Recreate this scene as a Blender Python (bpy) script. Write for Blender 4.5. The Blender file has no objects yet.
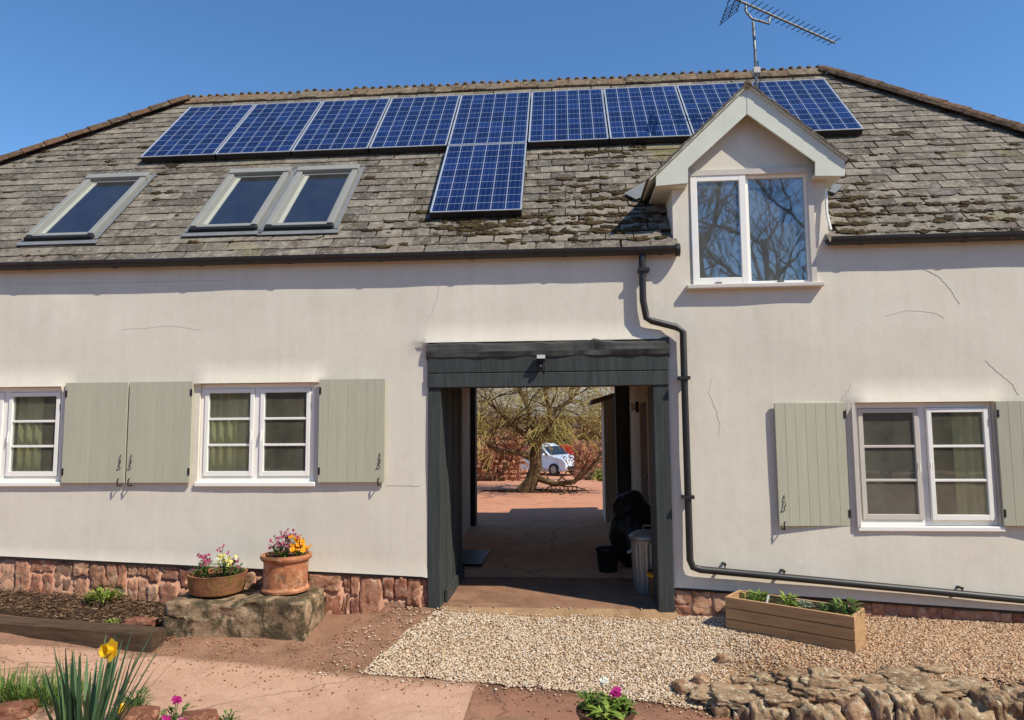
import bpy, math, random
import numpy as np
from mathutils import Vector, Matrix, noise as mnoise

random.seed(7)
RNG = np.random.default_rng(7)
S = bpy.context.scene
COL = S.collection
R = math.radians
PI = math.pi

# ------------------------------------------------------------------ survey of the place
CAM = np.array([0.0, -7.0, 1.72]); FOC = 700.0
YAW, PIT, ROL = R(-4.4896), R(5.1859), R(-0.4484)
_f = np.array([math.sin(YAW)*math.cos(PIT), math.cos(YAW)*math.cos(PIT), math.sin(PIT)])
_r = np.array([math.cos(YAW), -math.sin(YAW), 0.0]); _u = np.cross(_r, _f)
CR = math.cos(ROL)*_r + math.sin(ROL)*_u
CU = -math.sin(ROL)*_r + math.cos(ROL)*_u
CF = _f
def ray(px, py):
    return CR*((px-512)/FOC) - CU*((py-360)/FOC) + CF
def F(px, py, Y=0.0):
    """survey: (x, z) of a sighted point on the vertical plane y = Y"""
    d = ray(px, py); t = (Y-CAM[1])/d[1]; p = CAM+d*t
    return float(p[0]), float(p[2])
def FX(px, py, Y=0.0): return F(px, py, Y)[0]
def FZ(px, py, Y=0.0): return F(px, py, Y)[1]
def GP(px, py, z):
    d = ray(px, py); t = (z-CAM[2])/d[2]; p = CAM+d*t
    return float(p[0]), float(p[1])
TH = R(46.657); CT, ST = math.cos(TH), math.sin(TH)
EY, EZ = -0.10, 3.45                      # a point on the tiled surface at the eaves
def roof_pt(x, s, h=0.0):                 # s up the slope from the eaves, h off the slope
    return (x, EY+s*CT-h*ST, EZ+s*ST+h*CT)
def on_roof(px, py, h=0.0):
    d = ray(px, py); n = np.array([0, -ST, CT]); p0 = np.array(roof_pt(0, 0, h))
    t = n.dot(p0-CAM)/n.dot(d); p = CAM+d*t
    return float(p[0]), float(((p-p0)[1])/CT)
SL = 3.10/CT                              # slope length eaves to ridge
RY, RZ = EY+3.10, EZ+SL*ST
HXL, HXR = -5.75, 3.74                    # ridge ends
CXL, CXR = -9.9, 7.1                      # hip corners
BY = 5.2                                  # rear wall line

# ------------------------------------------------------------------ mesh helpers
class MB:
    def __init__(s): s.v = []; s.f = []; s.m = []
    def add(s, vs, fs, mi=0):
        o = len(s.v); s.v.extend([tuple(p) for p in vs]); s.f.extend([tuple(i+o for i in f) for f in fs]); s.m.extend([mi]*len(fs))
    def box(s, x0, y0, z0, x1, y1, z1, mi=0):
        x0, x1 = sorted((x0, x1)); y0, y1 = sorted((y0, y1)); z0, z1 = sorted((z0, z1))
        vs = [(x, y, z) for z in (z0, z1) for y in (y0, y1) for x in (x0, x1)]
        s.add(vs, [(0, 2, 3, 1), (4, 5, 7, 6), (0, 1, 5, 4), (2, 6, 7, 3), (0, 4, 6, 2), (1, 3, 7, 5)], mi)
    def bar(s, a, b, w, h, up=(0, 0, 1)):
        a = Vector(a); b = Vector(b); d = (b-a).normalized(); u = Vector(up)
        sd = d.cross(u)
        if sd.length < 1e-4: sd = d.cross(Vector((1, 0, 0)))
        sd.normalize(); u = sd.cross(d)
        vs = []
        for p in (a, b):
            for i, j in ((-1, -1), (1, -1), (1, 1), (-1, 1)): vs.append(p+sd*(w/2*i)+u*(h/2*j))
        s.add(vs, [(3, 2, 1, 0), (4, 5, 6, 7), (0, 1, 5, 4), (1, 2, 6, 5), (2, 3, 7, 6), (3, 0, 4, 7)])
    def tube(s, pts, rad, n=8, cap=True):
        pts = [Vector(p) for p in pts]
        if not isinstance(rad, (list, tuple)): rad = [rad]*len(pts)
        vs = []; ref = None
        for i, p in enumerate(pts):
            d = (pts[min(i+1, len(pts)-1)]-pts[max(i-1, 0)])
            if d.length < 1e-7: d = Vector((0, 0, 1))
            d.normalize()
            if ref is None: ref = Vector((1, 0, 0)) if abs(d.x) < .9 else Vector((0, 1, 0))
            a = ref-d*ref.dot(d)
            if a.length < 1e-4: a = d.orthogonal()
            a.normalize(); ref = a; b = d.cross(a)
            for k in range(n):
                t = 2*PI*k/n; vs.append(p+(a*math.cos(t)+b*math.sin(t))*rad[i])
        fs = []
        for i in range(len(pts)-1):
            for k in range(n):
                k2 = (k+1) % n; fs.append((i*n+k, i*n+k2, (i+1)*n+k2, (i+1)*n+k))
        if cap: fs.append(tuple(range(n-1, -1, -1))); fs.append(tuple((len(pts)-1)*n+k for k in range(n)))
        s.add(vs, fs)
    def lathe(s, prof, c=(0, 0, 0), n=28, wob=0.0):
        vs = []; fs = []
        for r, z in prof:
            for k in range(n):
                t = 2*PI*k/n
                w = 1+wob*mnoise.noise(Vector((math.cos(t)*1.5+c[0]*3, math.sin(t)*1.5, z*6)))
                vs.append((c[0]+r*w*math.cos(t), c[1]+r*w*math.sin(t), c[2]+z))
        for i in range(len(prof)-1):
            for k in range(n):
                k2 = (k+1) % n; fs.append((i*n+k, i*n+k2, (i+1)*n+k2, (i+1)*n+k))
        s.add(vs, fs)
        if prof[0][0] > 1e-4: s.f.append(tuple(len(s.v)-len(vs)+k for k in range(n-1, -1, -1))); s.m.append(0)
        if prof[-1][0] > 1e-4: s.f.append(tuple(len(s.v)-n+k for k in range(n))); s.m.append(0)
    def prism(s, poly, y0, y1):                      # polygon in (x,z), extruded along y
        n = len(poly)
        vs = [(x, y0, z) for x, z in poly]+[(x, y1, z) for x, z in poly]
        fs = [tuple(range(n)), tuple(range(2*n-1, n-1, -1))]
        fs += [(i, n+i, n+(i+1) % n, (i+1) % n) for i in range(n)]
        s.add(vs, fs)
    def rock(s, c, sz, seed, rough=.18, sub=1, box=.5, rotz=None):
        vs, fs = ICO[min(sub, 3)]
        rz = seed*1.7 if rotz is None else rotz; ca, sa = math.cos(rz), math.sin(rz); out = []
        for v in vs:
            m = max(abs(v[0]), abs(v[1]), abs(v[2]))
            q = [v[i]*(1-box)+v[i]/m*box*.85 for i in range(3)]
            k = 1+rough*mnoise.noise(Vector((v[0]*1.6+seed*5.1, v[1]*1.6-seed*2.3, v[2]*1.6+seed)))*1.5
            k += rough*.5*mnoise.noise(Vector((v[0]*4+seed*3.1, v[1]*4-seed, v[2]*4)))
            if sub >= 3: k += rough*.28*mnoise.noise(Vector((v[0]*9+seed, v[1]*9, v[2]*9-seed)))+rough*.15*mnoise.noise(Vector((v[0]*19+seed, v[1]*19, v[2]*19)))
            x, y, z = q[0]*sz[0]*k, q[1]*sz[1]*k, q[2]*sz[2]*k
            out.append((c[0]+x*ca-y*sa, c[1]+x*sa+y*ca, c[2]+z))
        s.add(out, fs)
    def leaf(s, p, d, l, w, droop=0.3, seg=3, side=None, fold=0.0):
        p = Vector(p); d = Vector(d).normalized(); up = Vector((0, 0, 1))
        sd = d.cross(up) if side is None else Vector(side)
        if sd.length < 1e-3: sd = Vector((1, 0, 0))
        sd.normalize(); vs = []
        for i in range(seg+1):
            t = i/seg; ww = w*(math.sin(PI*min(.97, .12+t*.86)))**.8*.5
            c = p+d*(l*t)-up*(droop*l*t*t)
            vs.append(c-sd*ww); vs.append(c+sd*ww)
        s.add(vs, [(2*i, 2*i+1, 2*i+3, 2*i+2) for i in range(seg)])
    def build(s, name, mat, parent=None, smooth=False, bevel=0.0, loc=None):
        me = bpy.data.meshes.new(name); me.from_pydata([tuple(map(float, v)) for v in s.v], [], s.f); me.validate()
        mats = mat if isinstance(mat, (list, tuple)) else [mat]
        for m in mats: me.materials.append(m)
        if len(mats) > 1 and len(me.polygons) == len(s.m): me.polygons.foreach_set('material_index', s.m)
        if smooth: me.polygons.foreach_set('use_smooth', [True]*len(me.polygons))
        me.update()
        o = bpy.data.objects.new(name, me); COL.objects.link(o)
        if parent is not None: o.parent = parent
        if loc is not None: o.location = loc
        if bevel > 0:
            b = o.modifiers.new('bevel', 'BEVEL'); b.width = bevel; b.segments = 2; b.limit_method = 'ANGLE'; b.angle_limit = R(40)
        return o

def _ico():
    import bmesh
    out = []
    for sub in (1, 2, 3, 4):
        bm = bmesh.new(); bmesh.ops.create_icosphere(bm, subdivisions=sub, radius=1.0)
        bm.verts.index_update()
        out.append(([tuple(v.co) for v in bm.verts], [tuple(v.index for v in f.verts) for f in bm.faces])); bm.free()
    return out
ICO = _ico()

def tag(o, label=None, cat=None, group=None, kind=None):
    if label: o['label'] = label
    if cat: o['category'] = cat
    if group: o['group'] = group
    if kind: o['kind'] = kind
    return o
def thing(name, label, cat, loc=(0, 0, 0), rotz=0.0, group=None):
    o = bpy.data.objects.new(name, None); COL.objects.link(o); o.empty_display_size = .1
    o.location = loc; o.rotation_euler = (0, 0, rotz)
    return tag(o, label, cat, group)
def dup(root, loc, rotz=None, label=None):
    r = root.copy(); COL.objects.link(r); r.location = loc
    if rotz is not None: r.rotation_euler[2] = rotz
    if label: r['label'] = label
    for ch in list(root.children):
        c = ch.copy(); COL.objects.link(c); c.parent = r
        for g in list(ch.children):
            d = g.copy(); COL.objects.link(d); d.parent = c
    return r

# ------------------------------------------------------------------ materials
def lin(r, g, b):
    return tuple(((c/255)/12.92 if c/255 < .04045 else ((c/255+.055)/1.055)**2.4) for c in (r, g, b))+(1.0,)
class NT:
    def __init__(s, name):
        s.mat = bpy.data.materials.new(name); s.mat.use_nodes = True; s.t = s.mat.node_tree
        s.b = s.t.nodes['Principled BSDF']; s._tc = None
    def n(s, typ, **kw):
        nd = s.t.nodes.new(typ)
        for k, v in kw.items():
            if hasattr(nd, k): setattr(nd, k, v)
            else: nd.inputs[k].default_value = v
        return nd
    def l(s, a, b): s.t.links.new(a, b)
    def co(s):
        if s._tc is None: s._tc = s.n('ShaderNodeTexCoord')
        return s._tc.outputs['Object']
    def noise(s, scale, detail=4, rough=.6, vec=None, dist=0.0):
        nd = s.n('ShaderNodeTexNoise'); nd.inputs['Scale'].default_value = scale; nd.inputs['Detail'].default_value = detail
        nd.inputs['Roughness'].default_value = rough; nd.inputs['Distortion'].default_value = dist
        s.l(vec if vec is not None else s.co(), nd.inputs['Vector']); return nd.outputs['Fac']
    def ramp(s, fac, stops, interp='LINEAR'):
        nd = s.n('ShaderNodeValToRGB'); cr = nd.color_ramp; cr.interpolation = interp
        while len(cr.elements) < len(stops): cr.elements.new(.5)
        for e, (p, c) in zip(cr.elements, stops):
            e.position = p; e.color = c if len(c) == 4 else (*c, 1)
        s.l(fac, nd.inputs['Fac']); return nd.outputs['Color']
    def mix(s, fac, a, b, mode='MIX'):
        nd = s.n('ShaderNodeMix', data_type='RGBA', blend_type=mode)
        for sock, v in ((nd.inputs['Factor'], fac), (nd.inputs['A'], a), (nd.inputs['B'], b)): pass
        ins = [i for i in nd.inputs if i.enabled]
        for i, v in zip((nd.inputs[0], nd.inputs[6], nd.inputs[7]), (fac, a, b)):
            if isinstance(v, bpy.types.NodeSocket): s.l(v, i)
            else: i.default_value = v
        return nd.outputs[2]
    def island(s): return s.n('ShaderNodeNewGeometry').outputs['Random Per Island']
    def math(s, op, a, b=0.0, c=0.0):
        nd = s.n('ShaderNodeMath', operation=op)
        for i, v in enumerate((a, b, c)):
            if isinstance(v, bpy.types.NodeSocket): s.l(v, nd.inputs[i])
            else: nd.inputs[i].default_value = v
        return nd.outputs[0]
    def bump(s, h, strength=.3, dist=.01):
        nd = s.n('ShaderNodeBump'); nd.inputs['Strength'].default_value = strength; nd.inputs['Distance'].default_value = dist
        s.l(h, nd.inputs['Height']); s.l(nd.outputs['Normal'], s.b.inputs['Normal'])
    def col(s, c):
        if isinstance(c, bpy.types.NodeSocket): s.l(c, s.b.inputs['Base Color'])
        else: s.b.inputs['Base Color'].default_value = c
    def fin(s, rough=.8, spec=.3, metal=0.0):
        s.b.inputs['Roughness'].default_value = rough; s.b.inputs['Metallic'].default_value = metal
        s.b.inputs['Specular IOR Level'].default_value = spec; return s.mat
def sc(c, k): return tuple(min(1, x*k) for x in c[:3])+(1,)

def simple(name, c, rough=.7, spec=.3, metal=0, var=.12, scale=6, bump=0.0, bscale=60, isl=0.0):
    t = NT(name)
    cc = t.ramp(t.noise(scale, 5), [(.25, sc(c, 1-var)), (.75, sc(c, 1+var))])
    if isl: cc = t.mix(1.0, cc, t.ramp(t.island(), [(0, (1-isl,)*3), (1, (1+isl*.6,)*3)]), 'MULTIPLY')
    t.col(cc)
    if bump: t.bump(t.noise(bscale, 6), bump, .01)
    return t.fin(rough, spec, metal)

def m_render():
    t = NT('lime_render')
    base = t.ramp(t.noise(.7, 5, .65), [(.3, lin(222, 213, 195)), (.7, lin(231, 222, 205))])
    st = t.ramp(t.noise(3.5, 8, .7, dist=.6), [(.34, (.93, .92, .90)), (.50, (1, 1, 1))])
    base = t.mix(.55, base, st, 'MULTIPLY')
    mp = t.n('ShaderNodeMapping'); mp.inputs['Scale'].default_value = (5, 1, .5); t.l(t.co(), mp.inputs[0])
    base = t.mix(.25, base, t.ramp(t.noise(1.6, 6, .7, mp.outputs[0]), [(.42, (.86, .84, .80)), (.6, (1, 1, 1))]), 'MULTIPLY')
    fine = t.ramp(t.noise(34, 4, .6), [(.3, (.95, .95, .95)), (.7, (1, 1, 1))])
    base = t.mix(.6, base, fine, 'MULTIPLY')
    t.col(base)
    h = t.math('ADD', t.math('MULTIPLY', t.noise(5, 6, .6), 1.0), t.math('MULTIPLY', t.noise(60, 5, .6), .16))
    t.bump(h, .16, .02)
    return t.fin(.88, .2)
def m_tile():
    t = NT('old_slate_tile')
    isl = t.island()
    base = t.ramp(isl, [(0, lin(86, 78, 69)), (.35, lin(114, 104, 92)), (.7, lin(137, 126, 111)), (1, lin(100, 94, 86))])
    li = t.noise(9, 6, .65)
    base = t.mix(t.ramp(li, [(.50, (0, 0, 0)), (.68, (.5, .5, .5))]), base, lin(180, 168, 150))
    dk = t.noise(4.2, 7, .7, dist=.4)
    base = t.mix(t.ramp(dk, [(.54, (0, 0, 0)), (.68, (.65, .65, .65))]), base, lin(74, 60, 46))
    base = t.mix(t.ramp(t.noise(26, 6, .7), [(.56, (0, 0, 0)), (.66, (.55, .55, .55))]), base, lin(190, 182, 166))
    base = t.mix(t.ramp(t.noise(15, 7, .75, dist=.6), [(.55, (0, 0, 0)), (.66, (.6, .6, .6))]), base, lin(66, 54, 42))
    gr = t.noise(1.3, 4, .6)
    base = t.mix(t.ramp(gr, [(.60, (0, 0, 0)), (.74, (.5, .5, .5))]), base, lin(124, 112, 58))
    base = t.mix(.5, base, t.ramp(t.noise(45, 4, .7), [(.3, (.55, .55, .55)), (.65, (1.15, 1.15, 1.15))]), 'MULTIPLY')
    t.col(base); t.bump(t.noise(30, 6, .7), .6, .012)
    return t.fin(.9, .2)
def m_stone(name, cols, scale=7, lich=None, dark=None, isl=True, bumpk=.7, dk=.52):
    t = NT(name)
    if isl:
        base = t.ramp(t.island(), [(i/(len(cols)-1), c) for i, c in enumerate(cols)])
    else:
        base = t.ramp(t.noise(scale*.3, 4), [(.25+.5*i/(len(cols)-1), c) for i, c in enumerate(cols)])
    base = t.mix(.7, base, t.ramp(t.noise(scale, 7, .7), [(.3, (.6, .58, .55)), (.65, (1.12, 1.1, 1.06))]), 'MULTIPLY')
    if lich is not None: base = t.mix(t.ramp(t.noise(scale*1.4, 5, .65), [(.53, (0, 0, 0)), (.64, (.75, .75, .75))]), base, lich)
    if dark is not None: base = t.mix(t.ramp(t.noise(scale*.8, 7, .7, dist=.5), [(dk, (0, 0, 0)), (dk+.14, (.9, .9, .9))]), base, dark)
    t.col(base); t.bump(t.noise(scale*3, 7, .7), bumpk, .02)
    return t.fin(.92, .15)
def m_cells():
    t = NT('solar_cells'); oc = t.co(); sp = t.n('ShaderNodeSeparateXYZ'); t.l(oc, sp.inputs[0])
    W, L = .958, 1.618; x0, y0 = .016, .016
    u = t.math('MULTIPLY', t.math('SUBTRACT', sp.outputs[0], x0), 6/W)
    v = t.math('MULTIPLY', t.math('SUBTRACT', sp.outputs[1], y0), 10/L)
    du = t.math('ABSOLUTE', t.math('SUBTRACT', t.math('FRACT', t.math('ADD', u, .5)), .5))
    dv = t.math('ABSOLUTE', t.math('SUBTRACT', t.math('FRACT', t.math('ADD', v, .5)), .5))
    lu = t.math('LESS_THAN', du, .028); lv = t.math('LESS_THAN', dv, .018)
    line = t.math('MAXIMUM', lu, lv)
    cx = t.n('ShaderNodeCombineXYZ'); t.l(t.math('FLOOR', u), cx.inputs[0]); t.l(t.math('FLOOR', v), cx.inputs[1])
    t.l(t.math('MULTIPLY', t.n('ShaderNodeObjectInfo').outputs['Random'], 50), cx.inputs[2])
    wn = t.n('ShaderNodeTexWhiteNoise', noise_dimensions='3D'); t.l(cx.outputs[0], wn.inputs['Vector'])
    vo = t.n('ShaderNodeTexVoronoi'); vo.inputs['Scale'].default_value = 45; t.l(oc, vo.inputs['Vector'])
    cell = t.ramp(wn.outputs['Value'], [(0, lin(14, 28, 66)), (.6, lin(18, 34, 78)), (1, lin(26, 46, 96))])
    vc = t.n('ShaderNodeSeparateColor'); t.l(vo.outputs['Color'], vc.inputs[0])
    cell = t.mix(.6, cell, t.ramp(vc.outputs[0], [(0, (.8, .8, .84)), (1, (1.15, 1.15, 1.12))]), 'MULTIPLY')
    fb = t.math('LESS_THAN', t.math('ABSOLUTE', t.math('SUBTRACT', t.math('FRACT', t.math('MULTIPLY', u, 3.0)), .5)), .035)
    cell = t.mix(t.math('MULTIPLY', fb, .35), cell, lin(120, 135, 160))
    t.col(t.mix(line, cell, lin(150, 156, 168)))
    return t.fin(.14, .4)
def m_wood(name, c, var=.35, axis=0, rough=.8, isl=.15):
    t = NT(name); mp = t.n('ShaderNodeMapping'); t.l(t.co(), mp.inputs[0])
    s_ = [14, 14, 14]; s_[axis] = 1.1; mp.inputs['Scale'].default_value = s_
    nz = t.noise(2.2, 7, .65, mp.outputs[0], .4)
    cc = t.ramp(nz, [(.3, sc(c, 1-var)), (.7, sc(c, 1+var*.6))])
    cc = t.mix(1, cc, t.ramp(t.island(), [(0, (1-isl,)*3), (1, (1+isl,)*3)]), 'MULTIPLY')
    t.col(cc); t.bump(nz, .35, .006)
    return t.fin(rough, .25)
def m_concrete(name, c1, c2, stain, scale=1.2, crack=0.0):
    t = NT(name)
    b = t.ramp(t.noise(scale, 6, .6), [(.3, c1), (.7, c2)])
    b = t.mix(t.ramp(t.noise(2.3, 8, .7, dist=.8), [(.47, (0, 0, 0)), (.70, (.75, .75, .75))]), b, stain)
    b = t.mix(t.ramp(t.noise(7, 8, .75, dist=.4), [(.56, (0, 0, 0)), (.72, (.55, .55, .55))]), b, sc(stain, .72))
    b = t.mix(t.ramp(t.noise(5.3, 7, .75), [(.58, (0, 0, 0)), (.75, (.4, .4, .4))]), b, sc(c2, 1.22))
    b = t.mix(.75, b, t.ramp(t.noise(85, 5, .75), [(.3, (.68, .66, .64)), (.7, (1.16, 1.15, 1.14))]), 'MULTIPLY')
    vo = t.n('ShaderNodeTexVoronoi'); vo.inputs['Scale'].default_value = 55; t.l(t.co(), vo.inputs['Vector'])
    b = t.mix(t.ramp(vo.outputs['Distance'], [(.10, (.55, .55, .55)), (.2, (0, 0, 0))]), b, sc(stain, .6))
    if crack:
        mp = t.n('ShaderNodeMapping'); mp.inputs['Scale'].default_value = (1, 1.4, 0); t.l(t.co(), mp.inputs[0])
        ds = t.n('ShaderNodeVectorMath', operation='ADD'); nz = t.n('ShaderNodeTexNoise'); nz.inputs['Scale'].default_value = 2.5; nz.inputs['Detail'].default_value = 6
        t.l(mp.outputs[0], nz.inputs['Vector']); sk = t.n('ShaderNodeVectorMath', operation='SCALE'); sk.inputs['Scale'].default_value = .5; t.l(nz.outputs['Color'], sk.inputs[0])
        t.l(mp.outputs[0], ds.inputs[0]); t.l(sk.outputs[0], ds.inputs[1])
        vc = t.n('ShaderNodeTexVoronoi', feature='DISTANCE_TO_EDGE'); vc.inputs['Scale'].default_value = crack; t.l(ds.outputs[0], vc.inputs['Vector'])
        b = t.mix(t.ramp(vc.outputs['Distance'], [(.002, (.6, .6, .6)), (.008, (0, 0, 0))]), b, sc(stain, .45))
    t.col(b); t.bump(t.math('ADD', t.noise(40, 7, .7), t.math('MULTIPLY', t.noise(5, 5, .7), 1.5)), .5, .012)
    return t.fin(.9, .15)
def m_glass(name, tint=(.9, .95, .95), refl=.14, veil=.09, veil_col=(.62, .60, .52)):
    t = NT(name)
    t.t.nodes.remove(t.b)
    tr = t.n('ShaderNodeBsdfTransparent'); tr.inputs[0].default_value = (*tint, 1)
    gl = t.n('ShaderNodeBsdfGlossy'); gl.inputs['Roughness'].default_value = .015; gl.inputs[0].default_value = (.9, .95, 1, 1)
    fr = t.n('ShaderNodeLayerWeight'); fr.inputs[0].default_value = .35
    fac = t.math('ADD', t.math('MULTIPLY', fr.outputs['Fresnel'], .5), refl)
    mx = t.n('ShaderNodeMixShader'); t.l(fac, mx.inputs[0]); t.l(tr.outputs[0], mx.inputs[1]); t.l(gl.outputs[0], mx.inputs[2])
    nb = t.n('ShaderNodeBump'); nb.inputs['Strength'].default_value = .05; nb.inputs['Distance'].default_value = .02
    t.l(t.noise(2.5, 2), nb.inputs['Height']); t.l(nb.outputs[0], gl.inputs['Normal'])
    df = t.n('ShaderNodeBsdfDiffuse'); df.inputs[0].default_value = (*veil_col, 1); m2 = t.n('ShaderNodeMixShader')  # diffuse layer mixed in as a painted haze that lightens the panes
    t.l(t.math('MULTIPLY', t.ramp(t.noise(3, 6, .7), [(.25, (.4, .4, .4)), (.75, (1.5, 1.5, 1.5))]), veil), m2.inputs[0])
    t.l(mx.outputs[0], m2.inputs[1]); t.l(df.outputs[0], m2.inputs[2])
    t.l(m2.outputs[0], t.t.nodes['Material Output'].inputs[0])
    return t.mat
def m_leaf(name, cols, rough=.55, trans=.25):
    t = NT(name)
    c = t.ramp(t.island(), [(i/(len(cols)-1), k) for i, k in enumerate(cols)]); t.col(c)
    t.fin(rough, .3)
    tl = t.n('ShaderNodeBsdfTranslucent'); t.l(c, tl.inputs[0]); mx = t.n('ShaderNodeMixShader'); mx.inputs[0].default_value = trans
    t.l(t.b.outputs[0], mx.inputs[1]); t.l(tl.outputs[0], mx.inputs[2]); t.l(mx.outputs[0], t.t.nodes['Material Output'].inputs[0])
    return t.mat

M = {}
M['render'] = m_render()
M['tile'] = m_tile()
M['ridge'] = m_stone('ridge_clay', [lin(112, 94, 76), lin(130, 106, 84), lin(128, 114, 96), lin(100, 86, 70)], 12, lin(150, 140, 118), lin(70, 54, 40))
M['hipt'] = m_stone('hip_clay', [lin(98, 78, 62), lin(114, 86, 66), lin(90, 74, 60)], 12, lin(132, 118, 100), lin(62, 52, 42))
M['moss'] = m_stone('roof_moss', [lin(60, 45, 31), lin(76, 58, 38), lin(78, 66, 40), lin(54, 42, 31)], 30, lin(100, 92, 56), lin(40, 30, 22))
M['plinth'] = m_stone('red_sandstone', [lin(158, 104, 84), lin(190, 138, 110), lin(146, 96, 80), lin(206, 166, 136), lin(178, 122, 94), lin(152, 118, 98)], 9, lin(206, 176, 148), lin(124, 90, 72))
M['mortar'] = simple('pink_mortar', lin(190, 142, 116), .95, .1, var=.2, scale=9, bump=.8, bscale=30)
M['crack'] = simple('render_crack', lin(176, 165, 150), .95, .05, var=.1)
M['rock'] = m_stone('garden_wall_rock', [lin(150, 120, 92), lin(170, 142, 112), lin(136, 110, 86), lin(182, 154, 122), lin(158, 116, 90)], 14, lin(208, 198, 168), lin(84, 70, 50))
M['redrock'] = m_stone('red_edging_rock', [lin(140, 86, 64), lin(160, 104, 78), lin(128, 84, 66)], 11, lin(176, 130, 104), lin(92, 62, 46))
M['step'] = m_stone('mounting_block_stone', [lin(156, 128, 102), lin(176, 148, 118)], 7, lin(204, 182, 148), lin(66, 60, 42), isl=False, dk=.42)
M['panelf'] = simple('panel_aluminium', lin(206, 208, 212), .35, .5, .5, var=.03)
M['panelb'] = simple('panel_black_edge', lin(26, 27, 30), .5, .4, var=.05)
M['cells'] = m_cells()
M['white'] = simple('white_paint', lin(246, 242, 232), .35, .4, var=.03, scale=3)
M['cream'] = simple('cream_paint_and_sash_shade', lin(205, 196, 184), .5, .3, var=.05)
M['sage'] = simple('sage_bargeboard_paint', lin(212, 213, 197), .6, .3, var=.07, scale=5, bump=.1, bscale=30)
M['shutter'] = m_wood('sage_shutter_paint', lin(184, 180, 157), .07, 2, .6, .04)
M['black'] = m_wood('black_stained_timber', lin(66, 70, 68), .4, 2, .65, .12)
M['beam'] = m_wood('tarred_rough_beam', lin(74, 74, 70), .5, 0, .8, .1)
M['iron'] = simple('black_iron', lin(36, 33, 32), .5, .4, var=.15)
M['gutter'] = simple('black_gutter_plastic', lin(46, 44, 43), .45, .4, var=.15, scale=4)
M['fascia'] = simple('grey_fascia_board', lin(120, 114, 108), .8, .2, var=.1)
M['lead'] = simple('lead_flashing', lin(118, 120, 120), .55, .4, var=.14, scale=8, bump=.2, bscale=20)
M['rwframe'] = simple('roof_window_cladding', lin(140, 138, 130), .5, .4, var=.07, scale=5)
M['timber'] = simple('pine_inner_frame', lin(176, 174, 158), .6, .3, var=.06)
M['rubber'] = simple('dark_rubber', lin(34, 34, 35), .6, .3, var=.1)
M['glass'] = m_glass('window_glass', refl=.08, veil=.125, veil_col=(.56, .50, .36))
M['dglass'] = m_glass('dormer_glass', refl=.145, veil=.11, veil_col=(.60, .60, .56))
M['sglass'] = m_glass('roof_window_glass', (.25, .3, .4), refl=.16, veil=.03)
M['roomfloor'] = simple('pale_floor_boards', lin(176, 150, 116), .6, .3)
M['room'] = simple('room_plaster', lin(196, 186, 156), .9, .1)
M['roomw'] = simple('passage_plaster', lin(206, 194, 172), .9, .1, var=.12, scale=3)
M['door'] = m_wood('brown_door', lin(110, 84, 62), .2, 2)
M['curtain'] = simple('cream_curtain', lin(240, 228, 168), .9, .1, var=.06)
M['blind'] = simple('grey_blind', lin(120, 116, 110), .9, .1, var=.05)
M['floor'] = m_concrete('passage_concrete', lin(206, 160, 122), lin(218, 174, 134), lin(174, 132, 100), 1.2, .4)
M['path'] = m_concrete('path_concrete', lin(188, 148, 122), lin(202, 164, 138), lin(164, 126, 102), 1.2, .42)
M['pathd'] = m_concrete('dark_slab', lin(146, 106, 86), lin(164, 120, 96), lin(112, 84, 68), 1.4, .5)
M['yard'] = m_concrete('courtyard_dirt', lin(196, 138, 108), lin(212, 152, 120), lin(168, 118, 92), .5)
M['soil'] = m_concrete('red_soil', lin(136, 102, 80), lin(164, 126, 101), lin(100, 76, 60), 4.5)
M['crumb'] = m_stone('earth_crumb', [lin(150, 100, 74), lin(176, 124, 92), lin(124, 86, 62), lin(196, 156, 122)], 20)
M['gravelbase'] = m_concrete('gravel_bed_soil', lin(158, 126, 94), lin(180, 148, 112), lin(130, 100, 74), 4)
def m_gravel(name, cols):
    t = NT(name)
    c = t.ramp(t.island(), cols)
    t.col(c); return t.fin(.8, .25)
M['gravel'] = m_gravel('gravel_stones', [(0, lin(214, 194, 166)), (.25, lin(196, 168, 134)), (.42, lin(228, 216, 198)), (.58, lin(180, 148, 114)), (.75, lin(206, 182, 152)), (.88, lin(164, 132, 104)), (.96, lin(132, 104, 80)), (1, lin(92, 76, 62))])
M['gravel2'] = m_gravel('brown_gravel_stones', [(0, lin(200, 172, 138)), (.2, lin(186, 144, 104)), (.38, lin(214, 196, 168)), (.55, lin(172, 126, 92)), (.72, lin(194, 160, 124)), (.86, lin(150, 108, 78)), (.95, lin(120, 92, 70)), (1, lin(90, 72, 58))])
M['mulch'] = m_leaf('bark_mulch', [lin(84, 62, 48), lin(120, 92, 68), lin(66, 48, 38), lin(168, 136, 104), lin(100, 74, 56)], .9, 0)
M['sleeper'] = m_wood('old_railway_sleeper', lin(84, 66, 50), .5, 0, .9)
M['planter'] = m_wood('planter_timber', lin(184, 146, 104), .3, 0, .8, .12)
M['terracotta'] = m_stone('terracotta', [lin(176, 112, 80), lin(190, 128, 92)], 7, lin(204, 164, 130), lin(84, 70, 48), isl=False, bumpk=.25)
M['terramoss'] = m_stone('mossy_terracotta', [lin(158, 104, 76), lin(136, 94, 66)], 6, lin(124, 104, 48), lin(86, 70, 42), isl=False, bumpk=.35)
M['darkpot'] = simple('dark_glazed_pot', lin(86, 56, 40), .5, .4, var=.2)
M['compost'] = simple('compost', lin(62, 46, 34), .95, .1, var=.3, scale=40, bump=1, bscale=60)
M['green'] = m_leaf('plant_leaf', [lin(70, 96, 42), lin(96, 124, 56), lin(58, 84, 40), lin(120, 142, 70)])
M['lime'] = m_leaf('lime_leaf', [lin(126, 148, 58), lin(150, 166, 72), lin(100, 128, 50)])
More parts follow.
